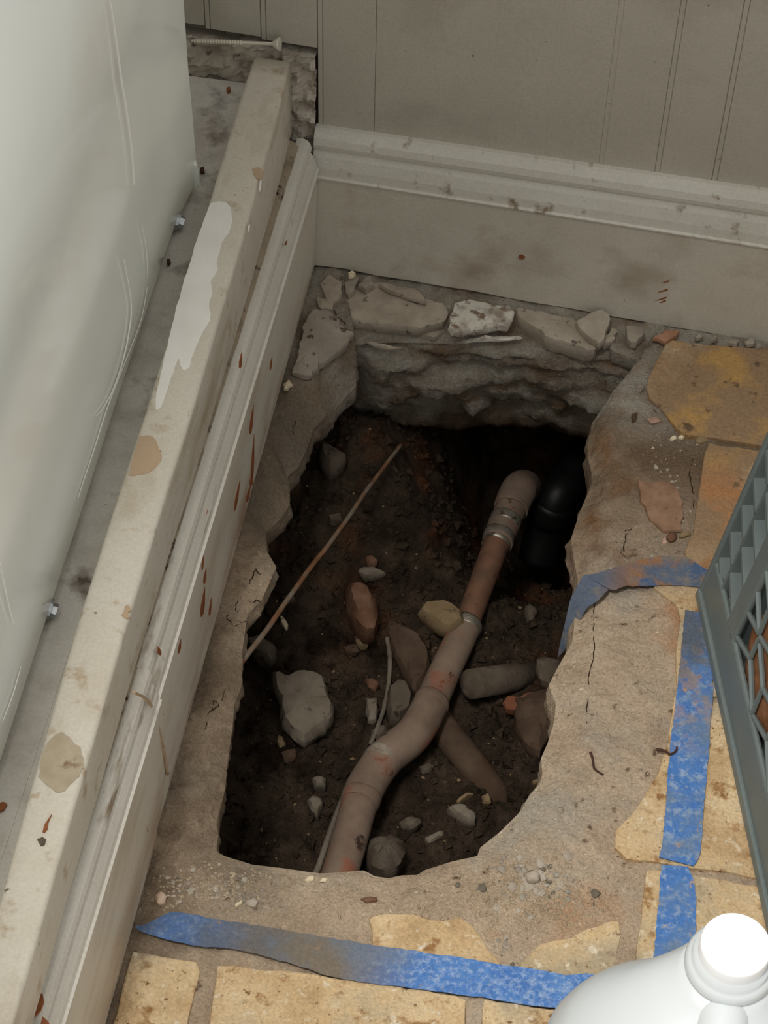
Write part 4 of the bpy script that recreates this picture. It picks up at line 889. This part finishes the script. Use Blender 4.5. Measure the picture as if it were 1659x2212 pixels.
# wall frame: bottom rail, post band, ribbed corner, top rail
v, f = cbox(0, CL, 0, H1, 0, .004); o = obj('bottom_rail', v, f, m_crate, cr); bevel(o, .002)
v, f = cbox(-.0, CL, -.0, .008, -.0025, .007); o = obj('foot_rim', v, f, m_crate, cr); bevel(o, .0012)
v, f = cbox(U1, U2, H1 - .004, CH, 0, .004); o = obj('corner_post', v, f, m_crate, cr); bevel(o, .0015)
v, f = cbox(CL - .05, CL, H1 - .004, CH, 0, .004); o = obj('corner_post', v, f, m_crate, cr); bevel(o, .0015)
v, f = cbox(0, CL, CH - .03, CH, -.001, .008); o = obj('top_rail', v, f, m_crate, cr); bevel(o, .002)
v, f = cbox(0, U1, 0, CH, .012, .016); obj('corner_web', v, f, m_crate, cr)
v, f = cbox(-.001, .004, 0, CH, -.001, .02); o = obj('corner_edge', v, f, m_crate, cr); bevel(o, .0015)
nrib = 10
for k in range(nrib):
    h = .018 + k * .026
    for (ua, ub) in ((0, U1 * .5), (U1 * .5, U1)):
        hh = h + (.010 if ua > 0 else 0); sl = .012
        q = [cpnt(ua, hh, 0.001), cpnt(ub, hh - sl, 0.001), cpnt(ub, hh - sl, .013), cpnt(ua, hh, .013)]
        v, f = prism_vf(q, UP * .003); obj('rib', v, f, m_crate, cr)
v, f = cbox(U1 * .5 - .0012, U1 * .5 + .0012, 0, CH, .001, .013); obj('rib', v, f, m_crate, cr)
# diamond lattice of the left wall, bars taken from the cell seen and repeated
segs = [((1585, 1391), (1591, 1483)), ((1591, 1483), (1619, 1540)), ((1586, 1377), (1614, 1423)), ((1614, 1423), (1619, 1540)), ((1614, 1423), (1633, 1380)), ((1619, 1540), (1641, 1486))]
S = [(face_uv(*a_), face_uv(*b_)) for a_, b_ in segs]
o0 = Vector(face_uv(1591, 1483)); t1 = Vector(face_uv(1626, 1657)) - o0; t2 = Vector(face_uv(1641, 1486)) - o0
0 and print('LAT', t1, t2)
seen = 0
def clipseg(a_, b_, box):
    (x0, x1, y0, y1) = box; p = Vector(a_); d_ = Vector(b_) - p; t0, t1_ = 0.0, 1.0
    for pp, q in ((-d_.x, p.x - x0), (d_.x, x1 - p.x), (-d_.y, p.y - y0), (d_.y, y1 - p.y)):
        if abs(pp) < 1e-12:
            if q < 0: return None
        else:
            t = q / pp
            if pp < 0: t0 = max(t0, t)
            else: t1_ = min(t1_, t)
    return (p + d_ * t0, p + d_ * t1_) if t1_ - t0 > .05 else None
LB = (U2 - .002, CL - .048, H1 - .003, CH - .028)
lat_rest = MB()
for i in range(-12, 14):
    for j in range(-12, 14):
        for a_, b_ in S:
            ofs = t1 * i + t2 * j; c = clipseg(Vector(a_) + ofs, Vector(b_) + ofs, LB)
            if not c: continue
            pa, pb = cpnt(c[0].x, c[0].y, .002), cpnt(c[1].x, c[1].y, .002)
            v, f = tube_vf([pa, pb], .0017, 6)
            if seen < 110: obj('lattice_bar', v, f, m_crate, cr); seen += 1
            else: lat_rest.add(v, f)
if lat_rest.v: o = obj('lattice', lat_rest.v, lat_rest.f, m_crate, cr); o['kind'] = 'stuff'
# other three walls and the floor of the crate
mb = MB(); CW = .30
def wall_frame(o_, du, ln, dn):
    for (a0, a1, b0, b1) in ((0, ln, 0, H1), (0, ln, CH - .03, CH), (0, .05, H1, CH - .03), (ln - .05, ln, H1, CH - .03)):
        q = [o_ + du * a0 + UPv * b0, o_ + du * a1 + UPv * b0, o_ + du * a1 + UPv * b1, o_ + du * a0 + UPv * b1]; vv_, ff_ = prism_vf(q, dn * .007); mb.add(vv_, ff_)
    x = .06
    while x < ln - .06:
        for sgn in (1, -1):
            x2 = x + sgn * .09
            if .05 <= x2 <= ln - .05: vv_, ff_ = tube_vf([o_ + du * x + UPv * H1 + dn * .0035, o_ + du * x2 + UPv * (CH - .03) + dn * .0035], .0019, 5); mb.add(vv_, ff_)
        x += .028
UPv = UP
wall_frame(CA + NI * .008, NI, CW, E1); wall_frame(CA + E1 * CL + NI * .008, NI, CW, -E1)
UPv = (Vector((0, 0, 1)) * math.cos(LEAN) - NI * math.sin(LEAN)).normalized()
wall_frame(CA + NI * (CW + .07), E1, CL, -NI)
obj('far_walls', mb.v, mb.f, m_crate, cr)
v, f = prism_vf([CA + E1 * .004 + NI * .01 + Vector((0, 0, .006)), CA + E1 * (CL - .004) + NI * .01 + Vector((0, 0, .006)), CA + E1 * (CL - .004) + NI * (CW + .06) + Vector((0, 0, .006)), CA + E1 * .004 + NI * (CW + .06) + Vector((0, 0, .006))], (0, 0, .005))
obj('crate_floor', v, f, m_crate, cr)
# stones kept in the crate, seen through the lattice
for i, (u, d_, z, s, m, lab) in enumerate(((.105, .050, .055, .041, stone_mat('rusty_stone', (138, 96, 66), 30), 'rusty brown stone lump inside the crate behind its post'), (.190, .048, .052, .039, stone_mat('pink_tan_stone', (172, 134, 110), 30), 'pinkish tan stone lump in the middle of the crate'), (.274, .048, .050, .037, m_tan, 'tan stone lump at the near end inside the crate'), (.148, .050, .128, .036, stone_mat('umber_stone', (140, 98, 66), 22), 'dark brown stone lump on top of the others in the crate'), (.236, .050, .124, .036, stone_mat('mottled_stone', (178, 148, 108), 26), 'mottled tan stone lump on top at the near end of the crate'))):
    bm = bmesh.new(); bmesh.ops.create_icosphere(bm, subdivisions=3, radius=s)
    for vt in bm.verts: vt.co *= 1 + .16 * fbm(vt.co + Vector((i, 0, 0)), 22, 4) ; vt.co.z *= .95
    c = CA + E1 * u + NI * (d_ - .022 + z * math.tan(LEAN)) + Vector((0, 0, z))
    vs = []
    for vt in bm.verts:
        q = vt.co + c; dd = -(q - CA).dot(NO)
        if dd < .0045: q = q - NO * (.0045 - dd)
        vs.append(q)
    fs = [tuple(x.index for x in fc.verts) for fc in bm.faces]; bm.free()
    tag(obj('stone', vs, fs, m, smooth=True), lab, 'stone')

# ------------------------------------------------------------------ white jug
jug = empty('jug', (.30, -.66, 0)); tag(jug, 'white plastic jug with a round white screw cap at the bottom right corner', 'jug')
NC = at(1590, 2040, 'z', .235); NX, NY = NC.x, NC.y
def sect(cx_, cy_, rx, ry, z, e=2.6, rot=0.0, n=48):
    out = []
    for k in range(n):
        a = 2 * math.pi * k / n; c, s = math.cos(a), math.sin(a)
        x = rx * math.copysign(abs(c) ** (2 / e), c); y = ry * math.copysign(abs(s) ** (2 / e), s)
        out.append((cx_ + x * math.cos(rot) - y * math.sin(rot), cy_ + x * math.sin(rot) + y * math.cos(rot), z))
    return out
rings = []
BX, BY = NX - .012, NY - .034
for z, t, rx, ry, e in ((.002, 1, .061, .054, 3), (.008, 1, .067, .060, 3), (.03, 1, .0675, .062, 3), (.10, 1, .0675, .062, 3), (.135, 1, .067, .061, 2.9), (.150, .99, .066, .060, 2.8), (.163, .97, .063, .058, 2.6), (.173, .92, .058, .054, 2.5), (.181, .84, .051, .048, 2.4), (.188, .72, .045, .042, 2.3), (.196, .5, .0365, .034, 2.2), (.204, .26, .0285, .027, 2), (.210, .08, .0228, .0225, 2), (.214, 0, .0205, .0205, 2)):
    rings.append(sect(NX + (BX - NX) * t, NY + (BY - NY) * t, rx, ry, z, e, math.radians(8)))
v, f = loft_vf(rings); o = obj('body', v, f, m_jug, jug, smooth=True)
def lathe_vf(prof, n=56):
    return loft_vf([[(NX + q * math.cos(2 * math.pi * k / n), NY + q * math.sin(2 * math.pi * k / n), z) for k in range(n)] for q, z in prof])
rcap = rad(Vector((NX, NY, .235)), 77)
v, f = lathe_vf([(.0200, .2128), (.0209, .2142), (.0211, .2165), (.0205, .2190), (.0192, .2206), (.0180, .2215), (.0180, .2265)]); obj('neck_ring', v, f, m_jug, jug, smooth=True)
v, f = lathe_vf([(rcap * .985, .2238), (rcap, .2246), (rcap, .2338), (rcap * .985, .2350), (rcap * .955, .2356), (rcap * .90, .2354), (rcap * .5, .2352), (.0018, .2352), (.0014, .2357), (.0002, .2357)])
capo = obj('cap', v, f, m_cap, jug, smooth=True, label='bright white screw cap')
hd = Vector((.0, -1, 0)).normalized()
P = catmull([Vector((NX, NY, .2030)) - hd * .008, Vector((NX, NY, .2035)) + hd * .010, Vector((NX, NY, .2030)) + hd * .028, Vector((NX, NY, .1975)) + hd * .047, Vector((NX, NY, .189)) + hd * .066, Vector((NX, NY, .170)) + hd * .087, Vector((NX, NY, .13)) + hd * .110, Vector((NX, NY, .08)) + hd * .113, Vector((NX, NY, .05)) + hd * .088], 6)
v, f = tube_vf(P, [.0125] * len(P), 24); obj('handle', v, f, m_jug, jug, smooth=True)
